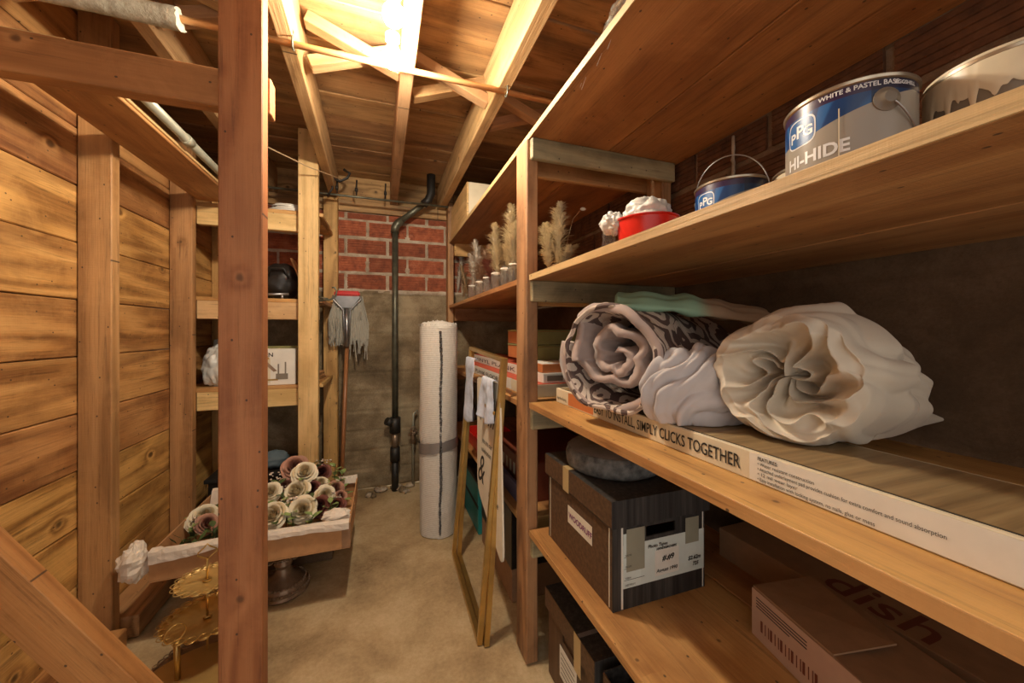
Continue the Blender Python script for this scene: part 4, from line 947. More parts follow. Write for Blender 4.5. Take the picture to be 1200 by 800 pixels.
# ================================================================ DRIED FLOWERS ON THE FAR PAINT SHELF
def plume_mesh(L, W, n, droop, seed, base=0.35):
    rnd = random.Random(seed); bm = bmesh.new(); cur = lambda s: Vector((droop*s*s, 0.02*math.sin(s*3+seed), L*s))
    for k in range(n):
        s = base+(1-base)*(k/n); p = cur(s); env = math.sin(PI*min(1, (s-base)/(1-base)*0.9+0.1))**0.6
        a = rnd.uniform(0, 2*PI); l = W*env*rnd.uniform(0.4, 1.2)*(0.9+0.25*math.sin(s*30+a)); up = rnd.uniform(0.6, 1.7)
        d = Vector((math.cos(a), math.sin(a), up)).normalized()*l; side = Vector((-math.sin(a), math.cos(a), 0))*0.0019
        m1 = p+d*0.55; e = p+d+Vector((0, 0, -0.25*l))
        a1, a2, b1, b2, c = (bm.verts.new(q) for q in (p-side, p+side, m1-side*1.4, m1+side*1.4, e))
        bm.faces.new((a1, a2, b2, b1)); bm.faces.new((b1, b2, c))
    return bm, [cur(i/8) for i in range(9)]
def jar(x, y, z, label, h=0.075, r=0.026, grp='small glass jars holding dried stems'):
    t = thing('glass_jar', label, 'jar', (x, y, z), 0, grp); bm = bmesh.new()
    lathe(bm, [(r*0.9, 0), (r, 0.004), (r, h*0.7), (r*0.75, h*0.85), (r*0.78, h), (r*0.70, h), (r*0.68, h*0.86), (r*0.92, h*0.7), (r*0.92, 0.007), (0.0005, 0.006)], 20)
    put('jar_body', bm, M['glass'], t, local=True, smooth=True); bm = bmesh.new(); torus(bm, (0, 0, h*0.86), r*0.80, 0.0035, 20, 6); put('ribbon', bm, M['tissue'], t, local=True); return t
def plume(px, py, Y, X, m, label, W=0.035, n=520, droop=0.03, seed=1, base=0.35, z0=1.256, rz=None):
    top = at(px, py, Y); L = max(0.08, top.z-z0); t = thing('dried_plume', label, 'dried flower', (X, Y, z0), rz if rz is not None else seed*1.3, None)
    bm, st = plume_mesh(L, W, n, droop, seed, base); o = put('plume_head', bm, m, t, local=True)
    bm = bmesh.new(); tube(bm, st, 0.0016, 5); put('stem', bm, M['dry'], t, local=True); return t
SPEC = [ # px, py of the tip, distance from the wall side, material, width, label
 (586, 262, .50, 'pampas', .034, 'cream plume leaning left in the middle of the dried flowers'),
 (602, 236, .52, 'pampas', .040, 'tallest feathery cream plume left of the upright'),
 (596, 268, .49, 'pampas', .034, 'broad cream plume close behind the upright'),
 (605, 262, .49, 'pampas', .034, 'cream plume half hidden behind the upright'),
 (591, 284, .55, 'pampas', .034, 'short cream plume behind the broad one'),
 (578, 296, .50, 'pampas2', .040, 'fluffy blush plume low in front of the cream ones'),
 (570, 288, .53, 'pampas2', .042, 'blush plume with a rounded top'),
 (574, 306, .49, 'dryred', .034, 'dusty rose dried head among the blush plumes'),
 (562, 280, .54, 'tissue', .044, 'whitish feathery plume above the blush ones'),
 (561, 305, .49, 'pampas2', .040, 'pale brown plume left of the blush ones'),
 (552, 298, .50, 'tissue', .040, 'pale feathery plume left of the pale brown one'),
 (546, 310, .51, 'dry', .036, 'thin brown dried spray near the far post'),
 (536, 292, .52, 'tissue', .030, 'sparse twiggy spray at the far left of the dried flowers'),
 (541, 322, .50, 'dry', .034, 'low brown spray beside the far post')]
def yat(px, X): r = (px-600)/435; return X*(.9438-.3305*r)/(.9438*r+.3305)
for i, (px, py, X, m, W, lab) in enumerate(SPEC):
    Y = yat(px, X); plume(px, py, Y, X, M[m], lab, W*1.75, 1400 if m != 'dry' else 420, 0.03*(-1 if i % 2 else 1), i+3, 0.22)
for i, (px, X) in enumerate(((602, .475), (592, .475), (581, .475), (571, .475), (562, .475), (553, .475))):
    jar(X, yat(px, X), 1.2503, 'small clear ribboned glass jar of the dried-flower row, '+['nearest the upright', 'second from the upright', 'third from the upright', 'fourth from the upright', 'second from the far post', 'nearest the far post'][i], 0.085, 0.022)
for i, (px, py, Y, X, W, m, lab, dr) in enumerate(((648, 238, 1.27, 0.625, .034, 'pampas', 'upright cream plume just right of the shelf upright', 0.01), (640, 262, 1.30, 0.60, .032, 'pampas', 'thick cream plume touching the right side of the upright', -0.01),
    (668, 288, 1.24, 0.62, .028, 'pampas', 'cream plume bending to the right of the upright', 0.07), (664, 300, 1.26, 0.66, .028, 'dryred', 'brownish dried head low right of the upright', 0.03))):
    plume(px, py, Y, X, M[m], lab, W*1.9, 1700, dr, 40+i, 0.25, rz=-0.3)
t = thing('bunny_tail_stem', 'single thin stem with a small oval seed head, right of the plumes', 'dried flower', (0.64, 1.235, 1.256), -0.3)
bm = bmesh.new(); tube(bm, [(0, 0, 0), (0.01, 0, 0.15), (0.03, 0, 0.23), (0.06, 0, 0.265)], 0.0009, 5); put('stem', bm, M['dry'], t, local=True)
bm = bmesh.new(); blob(bm, (0.068, 0, 0.268), (0.011, 0.006, 0.006), lambda d: 1, 14, 10); put('seed_head', bm, M['tissue'], t, local=True)

# ================================================================ BACK WALL THINGS
t = thing('drain_pipe', 'dark iron drain pipe running down the back wall', 'pipe', (0.10, 2.62, 0.1))
pt = at(463, 265, 2.62); X0 = pt.x; zt = pt.z
bm = bmesh.new(); tube(bm, [(X0, 2.62, 0.47), (X0, 2.62, zt-0.02)], 0.020, 16); put('pipe_run', bm, M['iron'], t)
e2 = Vector((X0+0.21, 2.55, ZD-0.17)); bm = bmesh.new(); tube(bm, [(X0+0.005, 2.62, zt+0.01), e2], 0.020, 16); put('pipe_run', bm, M['iron'], t)
bm = bmesh.new(); tube(bm, [(X0, 2.62, zt-0.045), (X0, 2.62, zt-0.01), (X0+0.012, 2.615, zt+0.012), (X0+0.045, 2.606, zt+0.04)], 0.027, 16); put('elbow', bm, M['iron'], t)
bm = bmesh.new(); tube(bm, [e2-Vector((0.03, -0.01, 0.025)), e2, e2+Vector((0.02, 0, 0.05)), e2+Vector((0.02, 0, 0.3))], 0.028, 16); put('elbow', bm, M['black'], t)
bm = bmesh.new(); tube(bm, [(X0, 2.62, 0.39), (X0, 2.62, 0.49)], 0.036, 18); tube(bm, [(X0-0.015, 2.62, 0.45), (X0-0.055, 2.60, 0.475)], 0.026, 16); put('cleanout_fitting', bm, M['black'], t)
bm = bmesh.new(); tube(bm, [(X0, 2.62, 0.28), (X0, 2.62, 0.39)], 0.022, 16); put('pipe_nipple', bm, M['bronze'], t)
bm = bmesh.new(); tube(bm, [(X0, 2.62, 0.20), (X0, 2.62, 0.29)], 0.032, 18); put('rubber_coupling', bm, M['black'], t)
bm = bmesh.new(); tube(bm, [(X0, 2.62, 0.0), (X0, 2.62, 0.20)], 0.022, 16); put('pipe_stub', bm, M['black'], t)
t = thing('water_valve_pipe', 'thin water pipe with valve handle beside the carpet roll', 'pipe', (0.2, 2.64, 0))
x = at(484, 520, 2.64).x
bm = bmesh.new(); tube(bm, [(x, 2.64, 0.0), (x, 2.64, 0.42), (x+0.004, 2.645, 0.50), (x+0.03, 2.66, 0.515)], 0.0095, 10); put('pipe_run', bm, M['greypipe'], t)
bm = bmesh.new(); tube(bm, [(x, 2.64, 0.30), (x, 2.64, 0.40)], 0.016, 12); tube(bm, [(x-0.03, 2.64, 0.36), (x+0.03, 2.63, 0.37)], 0.010, 10); put('valve_body', bm, M['bronze'], t)
bm = bmesh.new(); torus(bm, (x, 2.60, 0.40), 0.020, 0.0045, 16, 6, 'Y'); tube(bm, [(x-0.02, 2.60, 0.40), (x+0.02, 2.60, 0.40)], 0.003, 6); tube(bm, [(x, 2.60, 0.40), (x, 2.635, 0.39)], 0.004, 6); put('valve_wheel', bm, M['bronze'], t)
# rubble at the foot of the wall
rb = None
for i in range(16):
    a = at(random.uniform(432, 482), 570, 2.60); bm = bmesh.new(); r = random.uniform(0.010, 0.026)
    blob(bm, (0, 0, 0), (r*1.3, r, r*0.7), crumple(i*3.3, 0.35, 1.5), 12, 8)
    o = put('stone', bm, M['mortar'] if i % 3 else M['concrete'], None, Tr(a.x, random.uniform(2.55, 2.66), r*0.55) @ Rz(random.random()*3), smooth=False); tag(o, 'small broken piece of mortar on the floor at the foot of the back wall', 'stone', 'rubble at the foot of the back wall')
# service rod and cables under the joists at the back
t = thing('service_rod', 'thin dark rod running across under the joists at the back wall', 'pipe', (0, 2.5, 1.9))
bm = bmesh.new(); tube(bm, [(-0.9, 2.50, 1.905), (0.42, 2.50, 1.905)], 0.007, 8); put('pipe_run', bm, M['iron'], t)
for x in (-0.15, -0.26, 0.02):
    bm = bmesh.new(); tube(bm, [(x, 2.50, 1.915), (x, 2.495, 1.96), (x+0.002, 2.50, 2.01)], 0.005, 6); tube(bm, [(x, 2.488, 1.935), (x, 2.488, 1.955)], 0.009, 8); put('hanger', bm, M['black'], t)
t = thing('black_cable', 'black cable looping under the joists above the mop', 'cable', (-0.2, 2.45, 1.95))
bm = bmesh.new(); tube(bm, [(-0.31, 2.5, 2.08), (-0.30, 2.47, 2.0), (-0.24, 2.46, 1.975), (-0.20, 2.46, 2.0), (-0.185, 2.46, 2.03), (-0.22, 2.46, 2.05)], 0.008, 8); tube(bm, [(-0.31, 2.47, 1.88), (-0.28, 2.46, 1.93), (-0.30, 2.47, 2.0)], 0.006, 8); put('cable_run', bm, M['black'], t)
tA, tB = at(313, 172, 1.9), at(400, 210, 2.2)
t = thing('thin_wire', 'thin wire slanting down across the dark joist space at left', 'cable', tuple(tA)); bm = bmesh.new(); tube(bm, [tA, (tA+tB)/2-Vector((0, 0, .01)), tB], 0.003, 6); put('cable_run', bm, M['dry'], t)
# ================================================================ LEFT SHELVES AT THE BACK
sl = thing('storage_shelves', 'narrow timber shelves in the back left corner', 'shelves', (-0.6, 2.4, 0))
bx('upright', -0.408, -0.315, 2.166, 2.206, 0, ZD-0.001, M['pale'], sl, 0.0025); bx('upright', -0.352, -0.270, 2.625, 2.69, 0, 1.93, M['stud'], sl, 0.0025)
for z in (1.70, 1.239, 0.79):
    bx('rail', XL+0.09, -0.318, 2.2065, 2.244, z-0.108, z-0.0195, M['pale'], sl); bx('shelf_board', XL+0.003, -0.318, 2.2085, 2.40, z-0.019, z, M['ply'], sl); bx('shelf_board', XL+0.003, -0.318, 2.404, 2.62, z-0.019, z, M['ply'], sl)
    bx('end_rail', -0.316, -0.297, 2.2085, 2.624, z-0.019, z+0.0, M['stud'], sl)
t = thing('coiled_cable', 'white cable coiled flat on the top left shelf', 'cable', (-0.48, 2.29, 1.701))
for k in range(6):
    bm = bmesh.new(); torus(bm, (random.uniform(-.012, .012), random.uniform(-.008, .008), 0.006+0.008*k), 0.085-0.006*k, 0.0042, 40, 6)
    for v in bm.verts: v.co.y *= 0.75; v.co.z += 0.008*math.sin(v.co.x*30+k)*0.4
    put('cable_loop', bm, M['white'], t, local=True)
t = thing('black_duffel_bag', 'black bag slumped on the second left shelf', 'bag', (-0.53, 2.40, 1.2395))
bm = bmesh.new(); blob(bm, (0, 0, 0.105), (0.10, 0.09, 0.105), crumple(31, 0.12, 1.2), 50, 30); put('bag_body', bm, M['blackplastic'], t, local=True, smooth=True)
bm = bmesh.new(); tube(bm, [(-0.05, -0.085, 0.12), (-0.03, -0.10, 0.17), (0.03, -0.10, 0.17), (0.05, -0.085, 0.12)], 0.006, 6); put('handle', bm, M['black'], t, local=True)
tag(beam('leaning_board', (-0.385, 2.36, 1.246), (-0.47, 2.36, 1.47), 0.10, 0.010, M['card'], None, side=(1, 0, 0.3)), 'brown board leaning beside the black bag on the second left shelf', 'board')
t = thing('metal_rod', 'short pale metal rod lying before the black bag', 'rod', (-0.5, 2.26, 1.2395)); bm = bmesh.new(); tube(bm, [(-0.62, 2.265, 1.262), (-0.47, 2.262, 1.268)], 0.007, 8); tube(bm, [(-0.62, 2.265, 1.24), (-0.62, 2.265, 1.262)], 0.006, 8); tube(bm, [(-0.50, 2.265, 1.24), (-0.50, 2.263, 1.262)], 0.006, 8); put('rod_body', bm, M['steel'], t)
t = thing('product_box', 'white printed box on the third left shelf, lettering cut off by the post', 'box', (-0.56, 2.26, 0.7905))
bx('carton_body', -0.70, -0.43, 2.225, 2.30, 0.791, 0.978, M['white'], t)
yb = 2.2246
bx('print_panel', -0.70, -0.545, yb-0.0006, yb-0.0001, 0.80, 0.93, M['cream'], t, 0)
write('DEN', 0.030, M['ink'], t, (-0.592, yb-0.0012, 0.938), (1, 0, 0), (0, 0, 1), 0.0006)
bm = bmesh.new(); prism(bm, [(-0.585, yb-0.001, 0.915), (-0.53, yb-0.001, 0.86), (-0.515, yb-0.001, 0.865), (-0.57, yb-0.001, 0.925)], (0, -0.0005, 0)); put('print_mark', bm, M['bronze'], t)
for x0, x1, z0, z1, m in ((-0.60, -0.55, 0.925, 0.935, 'gold'), (-0.52, -0.465, 0.82, 0.85, 'greycan'), (-0.512, -0.505, 0.85, 0.90, 'greycan'), (-0.48, -0.473, 0.85, 0.91, 'greycan'), (-0.60, -0.56, 0.803, 0.812, 'teal'), (-0.57, -0.51, 0.815, 0.823, 'gold')):
    bx('print_mark', x0, x1, yb-0.0013, yb-0.0008, z0, z1, M[m], t, 0)
t = thing('cardboard_sheet', 'grey card sheet behind the white printed box', 'card', (-0.5, 2.33, 0.7905)); bx('sheet', -0.66, -0.36, 2.31, 2.318, 0.791, 0.99, M['card_green'], t)
t = thing('plastic_bag', 'crumpled pale plastic bag on the third left shelf', 'bag', (-0.80, 2.29, 0.7905))
bm = bmesh.new(); blob(bm, (0.015, 0, 0.10), (0.075, 0.06, 0.105), crumple(51, 0.25, 1.3), 80, 60); put('crumpled_film', bm, M['whitebag'], t, local=True, smooth=True)
t = thing('plastic_bag', 'clear grey plastic bag behind the pale one on the third left shelf', 'bag', (-0.78, 2.42, 0.7905))
bm = bmesh.new(); blob(bm, (0, 0, 0.12), (0.09, 0.05, 0.12), crumple(57, 0.3, 1.8), 60, 40); put('crumpled_film', bm, M['plate'], t, local=True, smooth=True)
for i in range(4):
    o = beam('wood_offcut', (-0.385+0.008*i, 2.26, 0.795+0.011*i), (-0.345-0.004*i, 2.54, 0.795+0.011*i), 0.04, 0.010, M['card'] if i % 2 else M['post'], None, side=(0, 0, 1)); tag(o, ('lowest', 'second lowest', 'second highest', 'topmost')[i]+' thin offcut of the small stack on the third left shelf', 'wood offcut', 'offcuts stacked on the third left shelf')
# dark things under the left shelves
t = thing('storage_tote', 'black tote on the floor under the left shelves', 'bin', (-0.66, 2.42, 0)); 
bm = bmesh.new(); 
for sgn_ in (1,): prism(bm, [(-0.83, 2.28, 0), (-0.50, 2.28, 0), (-0.50, 2.58, 0), (-0.83, 2.58, 0)], (0, 0, 0.30))
put('tote_body', bm, M['blackplastic'], t); bx('tote_lid', -0.845, -0.487, 2.268, 2.592, 0.3005, 0.32, M['black'], t)
bm = bmesh.new(); blob(bm, (0, 0, 0.045), (0.07, 0.06, 0.045), crumple(61, 0.2), 30, 20); tag(put('blue_rag', bm, plain('slate_blue_cloth', (0.12, 0.17, 0.20), 0.8), None, Tr(-0.56, 2.36, 0.322)), 'slate blue rag on the black tote behind the roses', 'rag')
tag(beam('wood_offcut', (-0.44, 2.40, 0.01), (-0.36, 2.50, 0.52), 0.05, 0.018, M['post'], None, side=(1, 0, -.2)), 'dark wooden stick leaning beside the left shelf post', 'wood offcut')
# black hook on the left post
t = thing('wall_hook', 'black wire hook screwed to the side of the left shelf post', 'hook', (-0.31, 2.19, 1.2)); hz = at(380, 346, 2.19).z
bm = bmesh.new(); tube(bm, [(-0.316, 2.185, hz-0.03), (-0.26, 2.185, hz-0.022), (-0.235, 2.185, hz-0.005), (-0.228, 2.185, hz+0.025), (-0.24, 2.185, hz+0.045), (-0.252, 2.185, hz+0.042)], 0.005, 8); tube(bm, [(-0.316, 2.185, hz-0.01), (-0.27, 2.185, hz-0.018)], 0.004, 8); put('hook_wire', bm, M['iron'], t)
# ---- mop upside down
t = thing('string_mop', 'string mop standing head up with a red clamp against the back wall', 'mop', (-0.22, 2.52, 0))
mb = at(399, 560, 2.42); mt = at(407, 395, 2.57); mb.z = 0.0; mt.z = at(407, 395, 2.57).z
bm = bmesh.new(); tube(bm, [mb+Vector((0, 0, 0.0)), mt], 0.0125, 12); put('handle', bm, M['bronze'] if False else M['pole'] if 'pole' in M else M.setdefault('pole', plain('varnished_pole', (0.33, 0.14, 0.055), 0.35)), t)
c = at(407, 345, 2.57); W = 0.085
bm = bmesh.new(); B(bm, c.x-0.075, c.x+0.075, c.y-0.02, c.y+0.02, c.z-0.012, c.z+0.022); bmesh.ops.recalc_face_normals(bm, faces=bm.faces); bmesh.ops.bevel(bm, geom=bm.edges[:], offset=0.008, segments=3, affect='EDGES'); put('clamp_bar', bm, M['red'], t, smooth=True)
bm = bmesh.new(); prism(bm, [(c.x-0.08, c.y-0.024, c.z-0.012), (c.x+0.08, c.y-0.024, c.z-0.012), (c.x+0.03, c.y-0.024, c.z-0.085), (c.x-0.03, c.y-0.024, c.z-0.085)], (0, -0.004, 0)); put('clamp_plate', bm, plain('dull_zinc', (0.26, 0.26, 0.27), 0.5, 0.6, 0.2), t)
bm = bmesh.new()
for s in (-1, 1): tube(bm, [(c.x+s*0.078, c.y-0.03, c.z-0.01), (c.x+s*0.082, c.y-0.034, c.z-0.03), (c.x+s*0.02, c.y-0.034, c.z-0.10), (c.x+s*0.012, c.y-0.03, mt.z-0.05)], 0.005, 8)
tube(bm, [(c.x, c.y-0.036, c.z-0.09), (c.x, c.y-0.03, mt.z-0.06)], 0.011, 10); put('clamp_frame', bm, M['steel'], t)
bm = bmesh.new()
for k in range(330):
    x0 = c.x+random.uniform(-0.075, 0.085); y0 = c.y+random.uniform(0.008, 0.05); L = random.uniform(0.24, 0.31)+(0.12*random.random() if random.random() < 0.10 and x0 > c.x else 0)
    fan = (x0-c.x)*0.45; w1 = random.uniform(0, 6)
    tube(bm, [(x0+fan*min(1, s*1.8)+0.004*math.sin(w1+s*9), y0-0.03*(s > 0)+0.01*s+0.004*math.cos(w1+s*8), c.z-0.02-L*s+(0.012 if s == 0 else 0)) for s in (0, .15, .35, .55, .75, 1)], 0.0028, 4, False)
o = put('mop_strings', bm, M['mop'], t); o['kind'] = 'stuff'
# ================================================================ FLOWER TRAY, LEFT
t = thing('flower_tray', 'shallow cardboard tray of silk flowers resting on the bronze pedestal', 'tray', (-0.425, 1.82, 0.2205), 0)
tx0, tx1, ty0, ty1, tz0, tz1 = -0.742, -0.118, 1.585, 2.06, 0.2205, 0.322
bx('tray_base', tx0, tx1, ty0, ty1, tz0, tz0+0.005, M['card'], t)
bx('tray_wall', tx0, tx1, ty0, ty0+0.005, tz0+0.0055, tz1, M['card'], t, 0.001); bx('tray_wall', tx0, tx1, ty1-0.005, ty1, tz0+0.0055, tz1, M['card'], t, 0.001)
bx('tray_wall', tx0, tx0+0.005, ty0+0.0055, ty1-0.0055, tz0+0.0055, tz1, M['card'], t, 0.001)
bm = bmesh.new(); my = (ty0+ty1)/2
for a in ((ty0+.0055, ty1-.0055, tz0+.0055, tz1-0.05), (ty0+.0055, ty1-.0055, tz1-0.025, tz1), (ty0+.0055, my-0.04, tz1-0.05, tz1-0.025), (my+0.04, ty1-.0055, tz1-0.05, tz1-0.025)): B(bm, tx1-0.005, tx1, *a)
bmesh.ops.remove_doubles(bm, verts=bm.verts, dist=1e-6); put('tray_wall', bm, M['card'], t)
bx('corner_tab', tx1-0.03, tx1+0.001, ty0-0.003, ty0-0.0003, tz0+0.004, tz1-0.002, M['card_dark'], t, 0.0005)
def liner(name, label, P0, P1, out, w_in, w_out, seed, n=90):
    P0, P1 = Vector(P0), Vector(P1); out = Vector(out); bm = bmesh.new(); L = (P1-P0).length
    def fn(u, v):
        p = P0.lerp(P1, u); s = -w_in+(w_in+w_out*(0.85+0.35*nz(u*3, seed, 0, 1)+0.06*nz(u*17, seed, 0, 1)))*v
        k = nz(u*L*22, s*30, seed, 1)*0.003+abs(nz(u*L*45, s*50, seed, 1))*0.003
        if s < 0: return tuple(p-out*(0.012+k*0.6-s*0.3)+Vector((0, 0, s*0.8+0.004)))
        h = 0.007+0.002*k*100*0
        if s < 0.02: return tuple(p+out*(-0.012+s*1.2)+Vector((0, 0, h+0.004+k*0.5)))
        return tuple(p+out*(0.010+0.004+abs(k)*1.2)+Vector((0, 0, h-(s-0.02))))
    grid(bm, n//3, 9, fn, smooth=False); o = put(name, bm, M['tissue'], None); return tag(o, label, 'paper')
liner('tissue_paper', 'crumpled tissue paper folded over the front rim of the flower tray', (tx0+0.004, ty0+0.002, tz1), (tx1-0.004, ty0+0.002, tz1), (0, -1, 0), 0.03, 0.056, 1.5, 160)
liner('tissue_paper', 'tissue paper sticking up at the back left of the flower tray', (tx0+0.01, ty1-0.0, tz1+0.015), (tx0+0.20, ty1-0.0, tz1+0.03), (0, 1, 0), 0.07, 0.04, 3.5, 60)
liner('tissue_paper', 'tissue paper over the back right corner of the flower tray', (tx1-0.10, ty1, tz1), (tx1-0.002, ty1, tz1), (0, 1, 0), 0.03, 0.04, 5.5, 40)
bm = bmesh.new(); blob(bm, (0, 0, 0), (0.038, 0.045, 0.060), crumple(71, 0.3, 1.3), 22, 16); [setattr(f, 'smooth', False) for f in bm.faces]; tag(put('tissue_paper', bm, M['tissue'], None, Tr(tx0-0.044, ty0+0.01, tz0+0.068), smooth=False), 'crumpled tissue paper bunched outside the left corner of the tray', 'paper')
bm = bmesh.new(); blob(bm, (0, 0, 0), (0.05, 0.03, 0.028), crumple(77, 0.35, 1.3), 20, 14); [setattr(f, 'smooth', False) for f in bm.faces]; tag(put('tissue_paper', bm, M['tissue'], None, Tr(tx1-0.055, ty0+0.045, tz1+0.012)), 'tissue paper bunched inside the front right corner of the tray', 'paper')
# roses
def rose_mesh(R, seed, open_=1.0):
    rnd = random.Random(seed); bm = bmesh.new()
    layers = [(2, 0.10, 0.60, 0.0), (3, 0.20, 0.62, 0.1), (3, 0.34, 0.58, 0.3), (4, 0.50, 0.50, 0.6), (5, 0.70, 0.36, 1.0), (5, 0.88, 0.16, 1.4), (6, 1.0, -0.05, 1.6)]
    for li, (n, r, h, curl) in enumerate(layers):
        off = rnd.uniform(0, 6)
        for k in range(n):
            a0 = off+2*PI*k/n+rnd.uniform(-.2, .2); wd = 2*PI/n*0.66; hh = h*rnd.uniform(0.9, 1.1); r_ = r*rnd.uniform(0.94, 1.07)*(0.72+0.28*open_)
            def fn(u, v, a0=a0, wd=wd, hh=hh, r=r_, curl=curl):
                e = abs(u-0.5)*2
                a = a0+(u-0.5)*2*wd; ve = v*(1-0.16*e**2.5)
                rr = R*(0.05+(r-0.05)*ve**0.45)*(1+0.10*(u-0.5)); tip = max(0, ve-0.72)/0.28
                rr += R*0.10*curl*tip**1.5; zz = R*(-0.45+(hh+0.45)*ve-0.10*curl*tip**2)+R*0.012*math.sin(u*17+a0*7)*v
                return (rr*math.cos(a), rr*math.sin(a), zz)
            grid(bm, 8, 8, fn, 1 if li < 4 and k % 2 == 0 or li < 2 else (1 if li == 5 and k == 0 else 0))
    return bm
RM = {}
def rose_me(m, v):
    if (m, v) not in RM:
        bm = rose_mesh(1.0, v*7+3, (1, 1.3, 0.8)[v % 3]); me = bpy.data.meshes.new('bloom'); bm.to_mesh(me); bm.free(); me.materials.append(M[m]); me.materials.append(M[m+'_heart'])
        RM[m, v] = me
    return RM[m, v]
def stemleaf(t, d, L=0.06, m='leaf'):
    bm = bmesh.new()
    def fn(u, v): w = 0.3*math.sin(PI*v)**0.8; return (L*v, L*w*(u-0.5)*2, L*(0.25*v-0.35*v*v)+L*0.12*abs(u-0.5))
    grid(bm, 4, 8, fn); return put('leaf', bm, M[m], t, d, local=True)
names = {'rosewhite': 'ivory rose', 'rosemauve': 'dusty mauve rose', 'roseburg': 'dark burgundy rose'}
ROSES = [(346, 546, 1.93, 'rosemauve', .050, 'topmost in the bouquet'), (357, 553, 1.86, 'rosewhite', .045, 'just below the topmost mauve one'), (347, 575, 1.80, 'rosewhite', .050, 'largest, in the middle of the bouquet'),
 (366, 572, 1.83, 'roseburg', .036, 'right of the large middle ivory one'), (377, 553, 1.95, 'roseburg', .036, 'near the back of the bouquet'), (376, 566, 1.88, 'rosewhite', .036, 'small and half open toward the back right'),
 (381, 580, 1.80, 'rosewhite', .040, 'right of centre with leaves over it'), (354, 597, 1.69, 'rosewhite', .046, 'lowest, against the front paper'), (374, 593, 1.72, 'roseburg', .042, 'low front, right of the lowest ivory one'),
 (394, 592, 1.74, 'roseburg', .034, 'farthest right at the front rim'), (393, 572, 1.88, 'rosemauve', .036, 'upper right of the bouquet'), (399, 581, 1.84, 'rosemauve', .028, 'smallest, at the right edge'),
 (319, 603, 1.68, 'rosewhite', .048, 'lower left, beside the near post'), (317, 576, 1.80, 'rosewhite', .036, 'left, beside the near post'), (334, 568, 1.88, 'rosemauve', .030, 'small, left of the large middle ivory one'),
 (240, 604, 1.84, 'rosewhite', .048, 'in the left part of the tray'), (243, 613, 1.76, 'rosemauve', .034, 'in the left part of the tray, below the ivory one'), (228, 612, 1.82, 'rosewhite', .03, 'small, at the left end of the tray'), (270, 600, 1.80, 'rosewhite', .045, 'behind the near post')]
for i, (px, py, Y, m, r, w_) in enumerate(ROSES):
    p = at(px, py, Y); p.z = max(p.z, tz0+0.04)
    nm = names[m]; t = thing('silk_rose', nm+' '+w_, 'flower', tuple(p-Vector((0, 0, r*0.3))), 0, None, R=(Rz(random.uniform(0, 6)*0+i) @ Rx(0.0)).to_3x3())
    tilt = Rx(math.radians(random.uniform(35, 62))) @ Rz(i*1.7)
    face = Matrix.Rotation(math.atan2(-p.x, p.y)*1.0, 4, 'Z')
    M0 = Matrix.Translation(p) @ Rz(-math.atan2(p.x, p.y)+random.uniform(-.5, .5)) @ tilt @ Matrix.Scale(r, 4)
    o = put('bloom', rose_me(m, i % 3), None, t, M0)
    for v in range(2):
        stemleaf(t, Tr(0, 0, -0.01) @ Rz(v*2.6+i) @ Ry(-0.2) @ Tr(r*0.55, 0, 0), 0.04, 'leaf' if i % 3 else 'leafdark')
def sprig(i, px, py, Y, m, label):
    p = at(px, py, Y); p.z = max(p.z, tz0+0.07); t = thing('leaf_sprig', label, 'foliage', (p.x, p.y, p.z-0.06), i*1.1, 'leaf sprigs tucked between the silk roses')
    bm = bmesh.new(); tube(bm, [(0, 0, -0.02), (0.005, 0, 0.03), (0.02, 0, 0.07)], 0.0015, 5); put('stem', bm, M['leafdark'], t, local=True)
    for k in range(5): stemleaf(t, Tr(0.004*k, 0, 0.02+0.012*k) @ Rz(k*2.4) @ Ry(-0.45), 0.036+0.008*(k % 2), m)
LS = [(322, 568, 1.86), (335, 596, 1.72), (344, 605, 1.66), (358, 583, 1.78), (366, 585, 1.74), (384, 568, 1.9), (397, 556, 1.98), (392, 548, 1.98), (372, 545, 1.95), (405, 573, 1.92), (388, 590, 1.72), (362, 606, 1.66), (328, 585, 1.78), (322, 592, 1.75), (352, 565, 1.90), (231, 618, 1.75), (250, 618, 1.72), (222, 612, 1.85), (340, 556, 1.95)]
for i, a in enumerate(LS): sprig(i, *a, 'leaf' if i % 4 else 'leafdark', 'sprig of small green leaves tucked between the silk roses')
bm = bmesh.new()
for k in range(170):
    px, py, Y = random.choice([(328, 575, 1.85), (350, 588, 1.74), (335, 590, 1.75), (380, 545, 1.97), (345, 590, 1.72), (390, 583, 1.8), (325, 560, 1.92), (236, 612, 1.8)])
    p = at(px+random.uniform(-9, 9), py+random.uniform(-7, 7), Y); r = random.uniform(0.003, 0.006)
    blob(bm, p, (r, r, r*0.7), lambda d: 1, 6, 4)
o = tag(put('tiny_blossoms', bm, M['bud'], None), 'tiny whitish filler blossoms scattered between the silk roses', 'flower'); o['kind'] = 'stuff'
bm = bmesh.new()
for k in range(260):
    x = random.uniform(tx0+0.03, tx1-0.05); y = random.uniform(ty0+0.05, ty1-0.03); z = tz0+0.02+random.uniform(0, 0.07)
    d = Vector((random.uniform(-1, 1), random.uniform(-1, 1), random.uniform(-0.2, 0.6))).normalized()*0.045; s = d.cross(Vector((0, 0, 1))).normalized()*0.010; p = Vector((x, y, z))
    a, b_, c_, e = (bm.verts.new(q) for q in (p, p+d*0.5+s, p+d, p+d*0.5-s)); bm.faces.new((a, b_, c_, e))
o = tag(put('dark_foliage', bm, M['leafdark'], None), 'dark foliage filling the tray beneath the silk roses', 'foliage'); o['kind'] = 'stuff'
